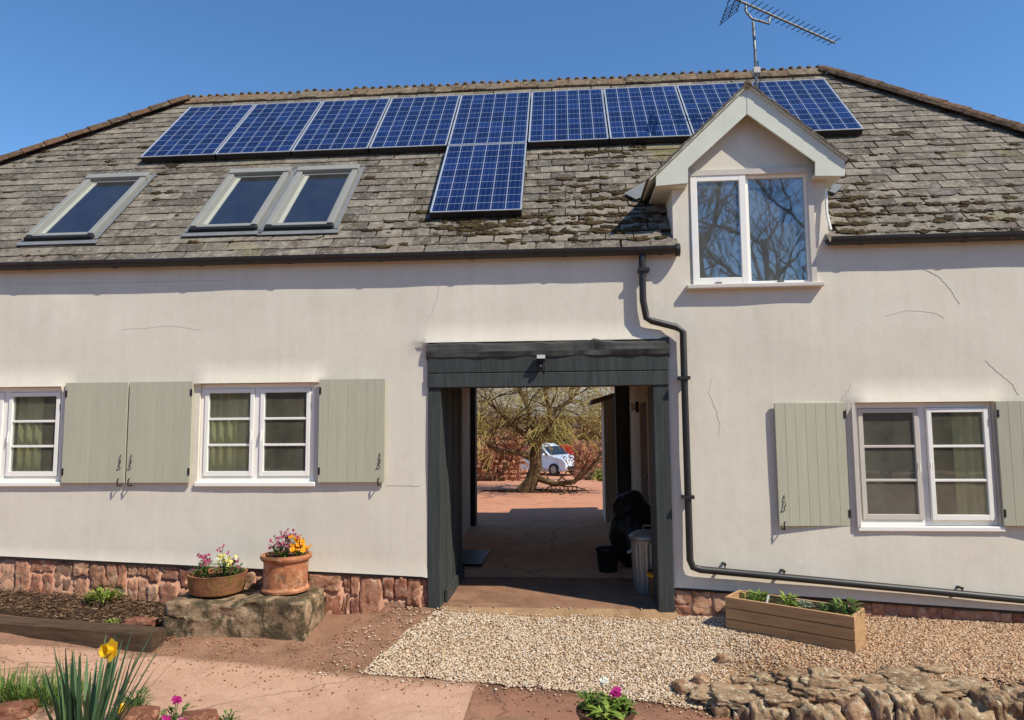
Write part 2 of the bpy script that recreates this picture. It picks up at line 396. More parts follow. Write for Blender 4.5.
M['bluegreen'] = m_leaf('daffodil_leaf', [lin(62, 92, 62), lin(84, 116, 80), lin(54, 80, 54), lin(104, 132, 84)])
M['grass'] = m_leaf('grass_blade', [lin(84, 118, 44), lin(112, 142, 58), lin(70, 100, 40), lin(140, 150, 80)])
M['greyleaf'] = m_leaf('lavender_leaf', [lin(130, 136, 112), lin(104, 112, 88), lin(150, 152, 130)])
M['yellow'] = m_leaf('yellow_petal', [lin(240, 186, 20), lin(250, 206, 40)], .5, .3)
M['paleyellow'] = m_leaf('pale_yellow_petal', [lin(236, 218, 110), lin(240, 228, 150)], .5, .3)
M['orange'] = m_leaf('orange_petal', [lin(244, 160, 16), lin(248, 184, 30)], .5, .3)
M['pink'] = m_leaf('pink_petal', [lin(186, 84, 118), lin(160, 56, 92), lin(206, 126, 150), lin(128, 40, 70)], .5, .3)
M['magenta'] = m_leaf('magenta_petal', [lin(200, 50, 140), lin(176, 36, 116)], .5, .3)
M['purple'] = m_leaf('purple_petal', [lin(150, 110, 180), lin(130, 90, 160)], .5, .3)
M['whitep'] = m_leaf('white_petal', [lin(225, 225, 205), lin(236, 234, 222)], .5, .3)
M['bark'] = m_stone('tree_bark', [lin(92, 74, 54), lin(110, 90, 66)], 10, lin(140, 128, 96), lin(56, 44, 34), isl=False)
M['twig'] = m_leaf('willow_twig', [lin(150, 132, 66), lin(176, 158, 84), lin(124, 104, 56), lin(158, 150, 70)], .7, .1)
M['scrub'] = m_leaf('winter_scrub', [lin(140, 100, 70), lin(116, 86, 58), lin(150, 124, 76), lin(96, 84, 48)], .8, .15)
M['deadleaf'] = m_leaf('dead_bracken', [lin(168, 108, 78), lin(140, 90, 66), lin(186, 128, 92), lin(120, 84, 62)], .8, .15)
M['evergreen'] = m_leaf('evergreen_leaf', [lin(48, 60, 32), lin(62, 76, 40), lin(40, 50, 28), lin(82, 90, 50)], .6, .15)
M['hedge'] = m_leaf('hedge_leaf', [lin(52, 58, 30), lin(70, 74, 38), lin(44, 46, 28), lin(92, 86, 50)], .7, .15)
M['hedgecore'] = simple('hedge_inner_twigs', lin(54, 52, 34), .95, .05, var=.4, scale=8)
M['barkdark'] = simple('bare_tree_bark', lin(70, 62, 54), .9, .1, var=.25, scale=5)
M['grasslawn'] = m_concrete('lawn', lin(90, 104, 48), lin(110, 122, 60), lin(110, 100, 60), 1.5)
M['carpaint'] = simple('silver_car_paint', lin(206, 214, 222), .25, .6, .1, var=.02)
M['carglass'] = simple('car_window', lin(34, 42, 48), .08, .6, var=.05)
M['red'] = simple('red_paint', lin(190, 36, 32), .45, .4, var=.08)
M['zinc'] = simple('galvanised_steel', lin(150, 150, 146), .45, .5, .6, var=.15, scale=9)
M['plastic'] = simple('black_plastic', lin(24, 24, 26), .45, .4, var=.2)
M['wicker'] = m_wood('wicker', lin(120, 84, 54), .35, 2)
M['alu'] = simple('aerial_aluminium', lin(128, 126, 120), .45, .5, .5, var=.1)
M['lampglass'] = simple('lamp_lens', lin(210, 210, 204), .2, .5, var=.03)
M['slateback'] = m_stone('barn_slate', [lin(138, 132, 120), lin(156, 148, 134)], 5, None, None, isl=False)

# ------------------------------------------------------------------ ground heights
def sst(a, b, x):
    t = min(1, max(0, (x-a)/(b-a))); return t*t*(3-2*t)
def interp(x, xs, ys): return float(np.interp(x, xs, ys))
def zpath(x): return -.30-.02*(min(6, max(-9, x))+2.3)
def yedge(x): return interp(x, [-9, -5.6, -2.3, 0, 1.5, 2.5, 6], [-.40, -.62, -1.12, -1.36, -1.78, -1.85, -1.85])
def zwall(x): return interp(x, [-9, -6, -4.5, -3.5, -2.3, -1.45, -.6, 1, 3, 4.2, 7], [.12, .07, .0, -.08, -.16, -.07, -.12, -.14, -.12, -.17, -.22])
def gh(x, y):
    if y > -.02:
        z = -.075 if y > BY-.2 or abs(x+.2) < 1.2 else min(-.075, zwall(x)-.01)
        z += -1.0*sst(11.5, 30, y)+.10*max(0, y-40)*(1 if y > 40 else 0)
        return z
    zp = zpath(x); ye = yedge(x); zw = zwall(x)
    n = .012*mnoise.noise(Vector((x*2, y*2, 0)))
    if x > 1.25:                                             # gravel terrace held by the rock wall
        k = sst(1.25, 1.7, x)
        terr = zw-.10*sst(0, -1.4, y) if False else zw-.06*min(1, -y/1.4)
        low = zp-.05*sst(1.5, 4, x)
        w = sst(-1.42, -1.75, y) if False else min(1, max(0, (-y-1.45)/.3))
        zt = terr*(1-w)+low*w
        t = min(1, max(0, (y-ye)/(-.1-ye)))
        za = zp+(zw-zp)*t
        return za*(1-k)+zt*k+n
    if x < -3.55:                                            # planting bed held by the sleeper
        k = sst(-3.45, -3.6, x)
        zb = zw-.02-.13*min(1, -y/.55)
        w = min(1, max(0, (-y-.70)/.1))
        zt = zb*(1-w)+zp*w
        t = min(1, max(0, (y-ye)/(-.1-ye)))
        za = zp+(zw-zp)*t
        return za*(1-k)+zt*k+n*(1-w)
    t = min(1, max(0, (y-ye)/(-.1-ye)))
    t = t**1.1
    return zp+(zw-zp)*t+n*min(1, t*4)

def axis(dense0, dense1, step, lo, hi):
    a = list(np.arange(dense0, dense1+1e-6, step)); s_ = step
    x = dense1
    while x < hi: s_ *= 1.35; x += s_; a.append(min(x, hi))
    x = dense0; s_ = step; b = []
    while x > lo: s_ *= 1.35; x -= s_; b.append(max(x, lo))
    return sorted(set(b))+a
def sheet(name, xs, ys, zf, mat, drop=0.0, keep=None, smooth=True):
    m = MB(); idx = {}
    for j, y in enumerate(ys):
        for i, x in enumerate(xs): idx[i, j] = len(m.v); m.v.append((x, y, zf(x, y)+drop))
    for j in range(len(ys)-1):
        for i in range(len(xs)-1):
            if keep and not keep((xs[i]+xs[i+1])/2, (ys[j]+ys[j+1])/2): continue
            m.f.append((idx[i, j], idx[i+1, j], idx[i+1, j+1], idx[i, j+1])); m.m.append(0)
    return m.build(name, mat, smooth=smooth)

g = sheet('ground', axis(-9, 6.5, .12, -260, 260), axis(-4.2, 0, .08, -260, 300), gh, M['soil']); tag(g, 'reddish brown bare soil round the cottage', 'ground', kind='structure')

# the concrete path in front, two pours with a joint between
def pathz(x, y): return zpath(x)+.006+.004*mnoise.noise(Vector((x, y, 3)))
XJ = 0.0
def yfront(x): return interp(x, [-9, -5.5, -3.6, -2.6, -1.9, 7], [-2.15, -2.35, -2.55, -2.75, -3.6, -4.2])
def strip(name, x0, x1, mat, zoff=0.0, skew=0.0):
    m = MB(); n = int((x1-x0)/.1); rows = 14
    for i in range(n+1):
        x = x0+(x1-x0)*i/n
        ya = yedge(x)+.015*mnoise.noise(Vector((x*3, 0, 5)))+.03*mnoise.noise(Vector((x*.9, 2, 5))); yb = yfront(x)
        for j in range(rows+1):
            y = ya+(yb-ya)*j/rows; xx = x+skew*(j/rows)
            m.v.append((xx, y, pathz(xx, y)+zoff))
    for i in range(n):
        for j in range(rows): m.f.append((i*(rows+1)+j, i*(rows+1)+j+1, (i+1)*(rows+1)+j+1, (i+1)*(rows+1)+j)[::1]); m.m.append(0)
    for i in (0, n):
        pass
    base = len(m.v)
    for i in range(n+1):                                      # a thin back edge
        v = m.v[i*(rows+1)]; m.v.append((v[0], v[1]+.002, v[2]-.06))
    for i in range(n): m.f.append((i*(rows+1), (i+1)*(rows+1), base+i+1, base+i)); m.m.append(0)
    return m.build(name, mat, smooth=True)
xj = GP(478, 682, zpath(0)+.006)[0]
tag(strip('path', -9, xj-.006, M['path']), 'pinkish concrete path crossing in front of the cottage', 'path', kind='structure')
tag(strip('path', xj+.006, 2.6, M['pathd'], -.006), 'darker brown concrete slab of the path, right of the joint', 'path', kind='structure')

# passage floor with its threshold strip, and courtyard behind
m = MB(); XL, XR = -1.68, 1.05

fl = lambda y: -.095+.075*max(0, y)/BY
m.add([(x, y, z) for y in (.16, BY+.35) for x in (-1.9, 1.3) for z in (-.3, fl(y))], [(0, 2, 3, 1), (4, 5, 7, 6), (1, 3, 7, 5), (0, 1, 5, 4), (2, 6, 7, 3)]); m.box(-1.36, -.10, -.3, .98, .158, -.135)
o = m.build('passage_floor', M['floor'], bevel=.008); tag(o, 'worn red concrete floor running through the passage', 'floor', kind='structure')
m = MB()
ys = [BY+.352, 6, 7, 8, 9, 10, 11, 12, 14, 16, 19, 22, 26, 30, 36, 44]; xs = list(np.linspace(-14, 14, 29))
o = sheet('courtyard', xs, ys, lambda x, y: gh(x, y)+.02+(.012 if y < 12 else .05), M['yard']); tag(o, 'sunlit red dirt courtyard behind the cottage', 'courtyard', kind='structure')

# ------------------------------------------------------------------ cottage
house = thing('cottage', 'cream rendered cottage with slate roof, dormer and through passage', 'cottage')

# window openings on the front wall
W1 = [FX(-54, 433), FX(62, 433), FZ(30, 483.5), FZ(30, 387)]
W2 = [FX(199, 433), FX(314, 433), FZ(255, 483.5), FZ(255, 383)]
W3 = [FX(856, 465), FX(996, 465), FZ(925, 528), FZ(925, 402)]
W4 = [FX(690, 232), FX(812, 232), FZ(750, 286), FZ(750, 173)]
AR = [FX(428, 480), FX(671, 480), -.4, FZ(550, 341)]
print('W', W1, W2, W3, W4, AR)
DX0, DX1 = FX(673, 232), FX(828, 225)
DC = (DX0+DX1)/2
DZ0 = 4.14
def rendbot(x): return interp(x, [-10, -5.9, -1.43, -1.40, 1.0, 1.05, 4.17, 7.1], [.46, .39, .22, .21, .14, .14, -.04, -.12])
WT = .46
def ywall(x, z):
    v = .010*mnoise.noise(Vector((x*.7, z*.9, 1.3)))+.006*mnoise.noise(Vector((x*2.1, z*1.9, 7)))
    for w in (W1, W2, W3):
        if w[0]-.06 < x < w[1]+.06 and w[3]-.01 < z < w[3]+.14:
            e = min(1, (x-w[0]+.06)/.06, (w[1]+.06-x)/.06)
            v -= .045*e*(1-(z-w[3])/.14)
    if AR[0]-.1 < x < AR[1]-.1 and AR[3]-.01 < z < AR[3]+.14: v -= .035*(1-(z-AR[3])/.14)
    return v-.004
def build_wall():
    holes = [W1, W2, W3, W4, AR]
    def cuts(vals, lo, hi, step):
        a = sorted(set(round(v, 5) for v in vals)); fill = [v for v in np.arange(lo, hi+1e-6, step) if all(abs(v-q) > step*.45 for q in a)]
        return sorted(a+fill)
    xs = cuts([w[0] for w in holes]+[w[1] for w in holes]+[DX0, DX1, CXL+.25, CXR-.25], CXL+.25, CXR-.25, .09)
    TOPZ = 3.50
    ze = max(4.95, 0)
    zs = cuts([w[2] for w in holes if w is not AR]+[w[3] for w in holes]+[TOPZ, DZ0, 5.0, .25], .25, 5.0, .09)
    zs = [-1.0]+zs
    m = MB(); idx = {}
    def inhole(x, z): return any(w[0] < x < w[1] and w[2] < z < w[3] for w in holes)
    def vert(i, j):
        if (i, j) in idx: return idx[i, j]
        x, z = xs[i], zs[j]; zz = z; xx = x
        if z < .6: zz = rendbot(x)+(z-.25)/(.6-.25)*(.6-rendbot(x)) if z >= .25 else rendbot(x)-.0
        if z == -1.0: zz = rendbot(x)-.0
        if z > DZ0+1e-4: xx = DC+(x-DC)*(1-(z-DZ0)/(5.0-DZ0))*1.0
        y = ywall(x, z)-(.012 if z < .3 else 0)
        idx[i, j] = len(m.v); m.v.append((xx, y, zz)); return idx[i, j]
    back = {}
    def bvert(k, d=WT):
        if (k, d) not in back: v = m.v[k]; back[k, d] = len(m.v); m.v.append((v[0], d, v[2]))
        return back[k, d]
    ex = {}
    for i in range(len(xs)-1):
        for j in range(1, len(zs)-1):
            cx, cz = (xs[i]+xs[i+1])/2, (zs[j]+zs[j+1])/2
            ex[i, j] = not inhole(cx, cz) and (cz < TOPZ or (DX0 < cx < DX1))
    for (i, j), e in ex.items():
        if not e: continue
        a, b, c, d = vert(i, j), vert(i+1, j), vert(i+1, j+1), vert(i, j+1)
        m.f.append((a, b, c, d)); m.m.append(0)
        for (q, p, r_) in (((i-1, j), d, a), ((i+1, j), b, c), ((i, j-1), a, b), ((i, j+1), c, d)):
            if not ex.get(q, False):
                m.f.append((r_, p, bvert(p), bvert(r_))[::1]); m.m.append(0)
    return m.build('wall', M['render'], house, smooth=False)
wall = build_wall()
for p in wall.data.polygons: p.use_smooth = False
import bmesh as _bm
def smooth_by_angle(o, ang=35):
    bm = _bm.new(); bm.from_mesh(o.data); _bm.ops.remove_doubles(bm, verts=bm.verts, dist=1e-5)
    _bm.ops.recalc_face_normals(bm, faces=bm.faces) if False else None
    for f in bm.faces: f.smooth = True
    for e in bm.edges:
        if len(e.link_faces) == 2 and e.calc_face_angle(0) > R(ang): e.smooth = False
    bm.to_mesh(o.data); bm.free()
smooth_by_angle(wall)

# cracks and the seam in the render
def crack(pts, name='crack', r=.0022):
    m = MB(); P = []
    for (a, b), (c, d) in zip(pts[:-1], pts[1:]):
        for k in range(5):
            t = k/5; x, z = F(a+(c-a)*t, b+(d-b)*t)
            P.append((x+.006*random.uniform(-1, 1), ywall(x, z)-.0005, z+.006*random.uniform(-1, 1)))
    m.tube(P, r, 5); return m.build(name, M['crack'], wall)
crack([(921, 268), (938, 276), (950, 290), (962, 308)]); crack([(985, 360), (997, 372), (1012, 384), (1020, 398)])
crack([(386, 485.5), (405, 486), (425, 486)], 'seam'); crack([(0, 284), (120, 283), (250, 280)], 'seam', .0016)
crack([(430, 318), (437, 300), (439, 282)], 'crack', .0016); crack([(712, 378), (709, 392), (715, 408), (720, 424), (718, 440)], 'crack', .0016); crack([(840, 402), (848, 390), (853, 380)], 'crack', .0016); crack([(944, 318), (930, 312), (905, 311), (880, 318)], 'crack', .0014); crack([(120, 330), (170, 326), (210, 331)], 'crack', .0012)

# other walls of the house
m = MB()

def wall_with_gaps(m, xa, xb, gaps):
    x = xa
    for a, b in gaps:
        m.box(x, BY, -.3, a, BY+.3, 3.2); m.box(a, BY, -.3, b, BY+.3, .85); m.box(a, BY, 2.2, b, BY+.3, 3.2); x = b
    m.box(x, BY, -.3, xb, BY+.3, 3.2)
ADDED_REARW = [(-7.6, -6.2), (-3.3, -2.2), (1.8, 2.9), (3.2, 4.3)]  # unseen rear windows, added to bring daylight into the front rooms
wall_with_gaps(m, CXL+.25, AR[0]-.45, ADDED_REARW[:2]); wall_with_gaps(m, 1.2, CXR-.25, ADDED_REARW[2:])
m.box(AR[0]-.45, BY, 2.5, 1.2, BY+.3, 3.2)
m.build('rear_wall', M['roomw'], house)
for a, b in ADDED_REARW:
    m = MB(); m.box(a, BY+.1, .852, a+.06, BY+.18, 2.198); m.box(b-.06, BY+.1, .852, b, BY+.18, 2.198); m.box(a+.06, BY+.1, .852, b-.06, BY+.18, .91); m.box(a+.06, BY+.1, 2.14, b-.06, BY+.18, 2.198); m.box((a+b)/2-.03, BY+.1, .91, (a+b)/2+.03, BY+.18, 2.14)
    f_ = m.build('window', M['white'], house); m = MB(); m.box(a+.05, BY+.13, .9, b-.05, BY+.135, 2.15); m.build('pane', M['glass'], f_)
for x in (CXL+.25, CXR-.55):
    m = MB(); m.box(x, WT+.002, -.3, x+.3, BY-.002, 3.3); m.build('side_wall', M['render'], house)
# passage lining
m = MB(); m.box(XL-.22, WT+.002, -.1, XL, BY-.002, 2.42); m.build('passage_wall', M['roomw'], house)
m = MB(); m.box(1.05, WT+.002, -.1, 1.25, BY-.002, 2.42); pw = m.build('passage_wall', M['roomw'], house)
m = MB(); m.box(CXL+.6, WT+.004, 2.45, CXR-.6, BY-.004, 2.55); m.build('upper_floor', M['room'], house)
m = MB()
for k in range(24): m.box(XL+.002, WT+.02+k*.197, 2.385+.004*(k % 2), 1.048, WT+.21+k*.197, 2.448)
m.build('passage_ceiling', M['roomw'], house)
m = MB(); m.box(CXL+.6, WT+.004, -.3, XL-.23, BY-.004, -.02); m.box(1.26, WT+.004, -.3, CXR-.6, BY-.004, -.02); m.build('room_floor', M['roomfloor'], house)

# black timber surround of the passage
x0, x1 = AR[0], AR[1]
zl = FZ(550, 386); zb0 = FZ(550, 357)
m = MB(); m.box(x0+.004, -.022, -.12, FX(441, 480), .12, zl+.0); m.build('post', M['black'], house, bevel=.006)
m = MB(); m.box(FX(655, 480), -.03, -.12, x1-.004, .46, zl); m.build('post', M['black'], house, bevel=.006)
# boarded left reveal, several wide vertical boards
m = MB()
for k in range(6):
    ya = .125+k*.205; m.box(x0+.004, ya, -.1, FX(441, 480)+.010*(k % 2)+.0, ya+.2, 2.38)
m.build('reveal_board', M['black'], house, bevel=.004)
m = MB(); m.box(FX(441, 480)+.012, .18, -.1, FX(441, 480)+.035, 1.35, .05); m.build('skirting_board', M['black'], house)
# lintel: rough beam on top of two planed boards
m = MB(); n = 46; zt = AR[3]
vs = []; 
for i in range(n+1):
    x = x0-.015+(x1-x0+.03)*i/n
    a = .034*mnoise.noise(Vector((x*2.2, 1, 0)))+.024*mnoise.noise(Vector((x*9, 1, 0))); b = .014*mnoise.noise(Vector((x*4, 5, 0)))
    for (y, z) in ((-.02, zb0-.02), (-.045+b, zb0+.012+b), (-.055+a, zb0+.06), (-.048+b*1.5, zt-.03+a), (-.02, zt+.012+a), (.1, zt+.012+a), (.1, zb0-.02)): vs.append((x, y, z))
fs = []
for i in range(n):
    for k in range(7): fs.append((i*7+k, i*7+(k+1) % 7, (i+1)*7+(k+1) % 7, (i+1)*7+k))
fs += [tuple(range(6, -1, -1)), tuple(n*7+k for k in range(7))]
m.add(vs, fs); m.build('beam', M['beam'], house)
zm = (zl+zb0)/2-.01
m = MB(); m.box(x0-.004, -.034, zm+.006, x1+.002, .10, zb0+.02); m.box(x0-.002, -.042, zl-.005, x1, .10, zm)
m.build('lintel_board', M['black'], house, bevel=.006)
m = MB(); m.box(x0+.002, .102, zl+.02, x1-.002, WT+.1, zl+.12); m.build('soffit_board', M['black'], house)
# rear timber frame of the passage
m = MB(); m.box(XL+.004, BY-.12, -.1, FX(475.5, 480, BY-.12), BY+.1, 2.38); m.build('post', M['black'], house)
m = MB(); m.box(FX(617, 480, BY-.12), BY-.14, -.1, 1.048, BY+.1, 2.38); m.build('post', M['black'], house)
m = MB(); m.box(XL+.006, BY-.11, 2.345, 1.046, BY+.09, 2.384); m.build('beam', M['black'], house)
# brown door and a small lamp on the right wall of the passage
m = MB(); m.box(1.025, 2.15, -.06, 1.048, 3.0, 1.98); d_ = m.build('door', M['door'], house)
m = MB(); m.box(1.012, 2.07, -.07, 1.048, 2.14, 2.06); m.box(1.012, 3.01, -.07, 1.048, 3.08, 2.06); m.box(1.012, 2.145, 1.99, 1.048, 3.005, 2.06); m.build('door_frame', M['roomw'], d_)
m = MB(); m.rock((1.0, 2.26, 1.02), (.03, .03, .03), 1, 0, 2, 0); m.build('knob', M['zinc'], d_, smooth=True)

# plinth of red sandstone blocks
def plinth(xa, xb):
    m = MB(); x = xa; sd = 1
    m.box(xa, .014, -.6, xb, WT, max(rendbot(xa), rendbot(xb))-.02, 1)
    while x < xb-.05:
        w = random.choice((.10, .14, .18, .22, .30, .40)); w = min(w*random.uniform(.85, 1.15), xb-x)
        top = rendbot(x+w/2)-.008; bot = zwall(x+w/2)-.12; z = bot
        rows = 1 if random.random() < .22 else 2
        if top-bot > .5: rows = 2
        hs = [1] if rows == 1 else [random.uniform(.28, .72)]; 
        if rows == 2: hs.append(1-hs[0])
        for h in hs:
            hh = (top-bot)*h
            nn = 1 if random.random() < .45 or w < .2 else 2
            for q in range(nn):
                ww = w/nn; sd += 1
                m.rock((x+ww*(q+.5), .058+random.uniform(-.012, .012), z+hh/2), (ww/2*random.uniform(.98, 1.14), .072, hh/2*random.uniform(.95, 1.14)), sd*.37, .2, 3, .94, rotz=random.uniform(-.08, .08))
                nv = len(ICO[3][0]); cut = random.uniform(-.012, .012); tl_ = random.uniform(-.06, .06)
                m.v[-nv:] = [(v[0], max(v[1], cut+tl_*(v[2]-z-hh/2)+.010*mnoise.noise(Vector((v[0]*14, v[2]*14, sd)))+.006*mnoise.noise(Vector((v[0]*40, v[2]*40, sd)))), v[2]) for v in m.v[-nv:]]
            z += hh
        x += w
    return m.build('plinth', [M['plinth'], M['mortar']], house, smooth=True)
plinth(CXL+.26, AR[0]-.002); plinth(AR[1]+.002, CXR-.26)
for xa, xb in ((CXL+.3, AR[0]-.01), (AR[1]+.03, CXR-.3)):
    n = int((xb-xa)/.2); m = MB()                             # dark lip under the render
    for i in range(n):
        a = xa+(xb-xa)*i/n; b = xa+(xb-xa)*(i+1)/n
        m.bar((a, .012, rendbot(a)-.012), (b, .012, rendbot(b)-.012), .05, .022)
    m.build('render_bead', M['iron'], house)

# ---- windows
def pane_mesh(x0, x1, z0, z1, y, parent, mat):
    m = MB(); m.box(x0, y, z0, x1, y+.004, z1); return m.build('pane', mat, parent)
def window(W, yoff, open_right=False, curtain=True, cream_outer=True):
    x0, x1, z0, z1 = W; y = yoff; fw = .045
    m = MB(); e = .003
    m.box(x0+e, y, z0+.02, x0+fw, y+.09, z1-e); m.box(x1-fw, y, z0+.02, x1-e, y+.09, z1-e)
    m.box(x0+fw, y+.001, z1-fw-.01, x1-fw, y+.09, z1-e); m.box(x0+fw, y+.001, z0+.02, x1-fw, y+.09, z0+.07)
    xm = (x0+x1)/2; m.box(xm-.03, y+.002, z0+.07, xm+.03, y+.09, z1-fw-.01)
    f = m.build('window', M['white'], house, bevel=.004)
    m = MB(); m.box(x0-.02, -.032, z0-.03, x1+.03, y+.09, z0+.018); m.build('sill', M['white'], f, bevel=.008)
    for k, (a, b) in enumerate(((x0+fw+.003, xm-.033), (xm+.033, x1-fw-.003))):
        za, zb = z0+.073, z1-fw-.013; s_ = .042
        yy = y-.012
        m = MB(); H_ = b-a
        m.box(0, 0, za, s_, .045, zb); m.box(H_-s_, 0, za, H_, .045, zb); m.box(s_, .001, za, H_-s_, .045, za+s_+.008); m.box(s_, .001, zb-s_, H_-s_, .045, zb)
        ia, ib = za+s_+.008, zb-s_
        for q in (1, 2): zc = ia+(ib-ia)*q/3; m.box(s_, .006, zc-.012, H_-s_, .035, zc+.012)
        ang = 0; ox = a; 
        sh = m.build('sash', M['cream'] if open_right and k == 0 else M['white'], f, bevel=.003)  # left sash of the right window coloured beige to stand in for shade
        p = MB(); p.box(s_-.004, .020, ia-.004, H_-s_+.004, .024, ib+.004); po = p.build('pane', M['glass'], f)
        h = MB(); h.tube([(.02 if k else H_-.02, -.012, (za+zb)/2+.02), (.02 if k else H_-.02, -.02, (za+zb)/2-.08)], .006, 6); ho = h.build('handle', M['white'], f)
        for o in (sh, po, ho):
            if open_right and k == 1:
                # hinged on its right stile, a hand's width open
                o.location = (a, yy-.022, 0)
            else: o.location = (a, yy, 0)
    return f
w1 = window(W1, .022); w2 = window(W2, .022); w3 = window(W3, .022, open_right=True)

# dormer window (two lights, left one a casement)
def dormer_window():
    x0, x1, z0, z1 = W4; y = .008; e = .003
    m = MB(); fw = .05
    m.box(x0+e, y, z0+.015, x0+fw, y+.08, z1-e); m.box(x1-fw, y, z0+.015, x1-e, y+.08, z1-e)
    m.box(x0+fw, y+.001, z1-fw, x1-fw, y+.08, z1-e); m.box(x0+fw, y+.001, z0+.015, x1-fw, y+.08, z0+fw)
    xm = FX(747, 232); m.box(xm-.03, y+.002, z0+fw, xm+.03, y+.08, z1-fw)
    f = m.build('window', M['white'], house, bevel=.004)
    m = MB(); a, b, c, d = x0+.012, xm-.002, z0+.022, z1-.012; s_ = .066; yy = y-.03
    m.box(a, yy, c, a+s_, y+.02, d); m.box(b-s_, yy, c, b, y+.02, d); m.box(a+s_, yy+.001, c, b-s_, y+.02, c+s_); m.box(a+s_, yy+.001, d-s_, b-s_, y+.02, d)
    m.build('sash', M['white'], f, bevel=.005)
    pane_mesh(a+s_-.003, b-s_+.003, c+s_-.003, d-s_+.003, y-.01, f, M['dglass'])
    pane_mesh(xm+.027, x1-fw+.003, z0+fw-.003, z1-fw+.003, y+.03, f, M['dglass'])
    m = MB(); m.box(x1-.03, -.030, z0+.016, x1+.02, y-.001, z1+.01); m.box(x0-.02, -.028, z1-.02, x1+.02, y-.002, z1+.035); m.build('frame', M['cream'], f)
    m = MB(); m.box(x0-.06, -.085, z0-.03, x1+.07, y+.08, z0+.013); m.build('sill', M['cream'], f, bevel=.008)
    for q in (xm-.30, xm+.30): m = MB(); m.box(q-.03, -.034, z0+.03, q+.03, -.002, z0+.042); m.build('vent', M['fascia'], f)
dormer_window()

# shutters
def shutter(xa, xb, za, zb, hinge_left, hooks=True, tilt=0.0, label=None):
    w = xb-xa; n = 7; m = MB(); t = .022
    for k in range(n):
        a = w*k/n+.0006; b = w*(k+1)/n-.0006; m.box(a, -t, 0, b, 0, zb-za)
    o = m.build('shutter', M['shutter'], house, bevel=.0018)
    o.location = (xa, -.026, za)
    if tilt: o.rotation_euler = (0, 0, tilt)
    for z in (.06, zb-za-.16): m = MB(); m.box(.0, .001, z, w, .012, z+.1); m.build('batten', M['shutter'], o)
    hx = .012 if hinge_left else w-.012
    for z in (.10, zb-za-.13): m = MB(); m.box(hx-.010, -t-.006, z-.02, hx+.010, -t+.001, z+.05); m.build('hinge', M['iron'], o)
    if hooks:
        lx = w-.05 if hinge_left else .05
        m = MB(); m.tube([(lx, -t-.005, .24), (lx+.012, -t-.02, .21), (lx-.008, -t-.018, .17), (lx+.006, -t-.006, .15)], .005, 6)
        m.tube([(lx+.004, -t-.004, .29), (lx, -t-.012, .25)], .004, 6); m.build('latch', M['iron'], o)
        m = MB(); m.tube([(lx-.01, .03, -.03), (lx-.01, -t-.02, -.03), (lx-.012, -t-.02, .03), (lx, -t-.022, .045)], .007, 6); m.build('hook', M['iron'], o)
    return o
zs0, zs1 = FZ(128, 483, -.06), FZ(128, 382, -.06)
shutter(FX(62.5, 433, -.06), FX(125.5, 433, -.06), zs0, zs1, True); shutter(FX(127, 433, -.06), FX(190.5, 433, -.06), zs0, zs1, False)
shutter(FX(318, 433, -.06), FX(384.5, 433, -.06), FZ(350, 482.5, -.06), FZ(350, 379, -.06), True)
sa = FX(778.5, 465, -.1); sb = FX(852.5, 465, -.1)
shutter(sa, sb, FZ(815, 527, -.09), FZ(815, 402.5, -.09), False, tilt=R(3.5))
s5 = shutter(FX(1003, 465, -.09), FX(1003, 465, -.09)+.72, FZ(1003, 526.5, -.09), FZ(1003, 401, -.09), True, tilt=R(-4))
# pale edge board between shutter and window at the right
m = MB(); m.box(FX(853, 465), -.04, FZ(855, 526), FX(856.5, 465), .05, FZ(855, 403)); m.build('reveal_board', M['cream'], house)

# curtains inside the windows
def curtain(xa, xb, z0, z1, y, label, mat=None, lean=0.0):
    m = MB(); n = int((xb-xa)/.012); vs = []; ph = random.uniform(0, 6)
    for i in range(n+1):
        t = i/n; x = xa+(xb-xa)*t; yy = y+.025*math.sin(t*(xb-xa)*70+ph)+.01*math.sin(t*17+ph)
        vs.append((x, yy, z1)); vs.append((x+lean, yy, (z0+z1)/2)); vs.append((x, yy*1.0, z0))
    m.add(vs, [(3*i+k, 3*i+k+1, 3*(i+1)+k+1, 3*(i+1)+k) for i in range(n) for k in (0, 1)])
    o = m.build('curtain', mat or M['curtain'], smooth=True)
    s_ = o.modifiers.new('thick', 'SOLIDIFY'); s_.thickness = .003
    tag(o, label, 'curtain', 'curtains hanging inside the ground floor windows')
wz = lambda W: (W[2]-.1, W[3]+.1)
xm1 = (W1[0]+W1[1])/2
curtain(xm1-.42, xm1-.06, *wz(W1), .15, 'pale green curtain in the left light of the window at the left edge')
curtain(xm1+.02, xm1+.30, *wz(W1), .15, 'pale green curtain in the right light of the window at the left edge')
curtain(W2[0]+.02, (W2[0]+W2[1])/2-.12, *wz(W2), .15, 'pale yellow curtain in the window between the two sage shutters, behind its left light')
curtain(W3[1]-.28, W3[1]-.02, *wz(W3), .15, 'olive curtain at the right side of the window by the wooden planter')
o = None
m = MB(); m.box(W3[0]+.02, .16, W3[2]+.05, (W3[0]+W3[1])/2-.03, .165, W3[3]-.02)
tag(m.build('window_blind', M['blind']), 'grey blind drawn behind the left light of the right hand window', 'blind')

# ---- roof tiles
def hipx(s): # x limits of the front slope at slope distance s
    t = s/SL; return CXL+(HXL-CXL)*t, CXR+(HXR-CXR)*t
m = MB()                                                      # boarding below the tiles, and the other slopes
P = lambda x, s: roof_pt(x, s, -.035)
dcut0, dcut1 = DX0+.05, DX1-.05
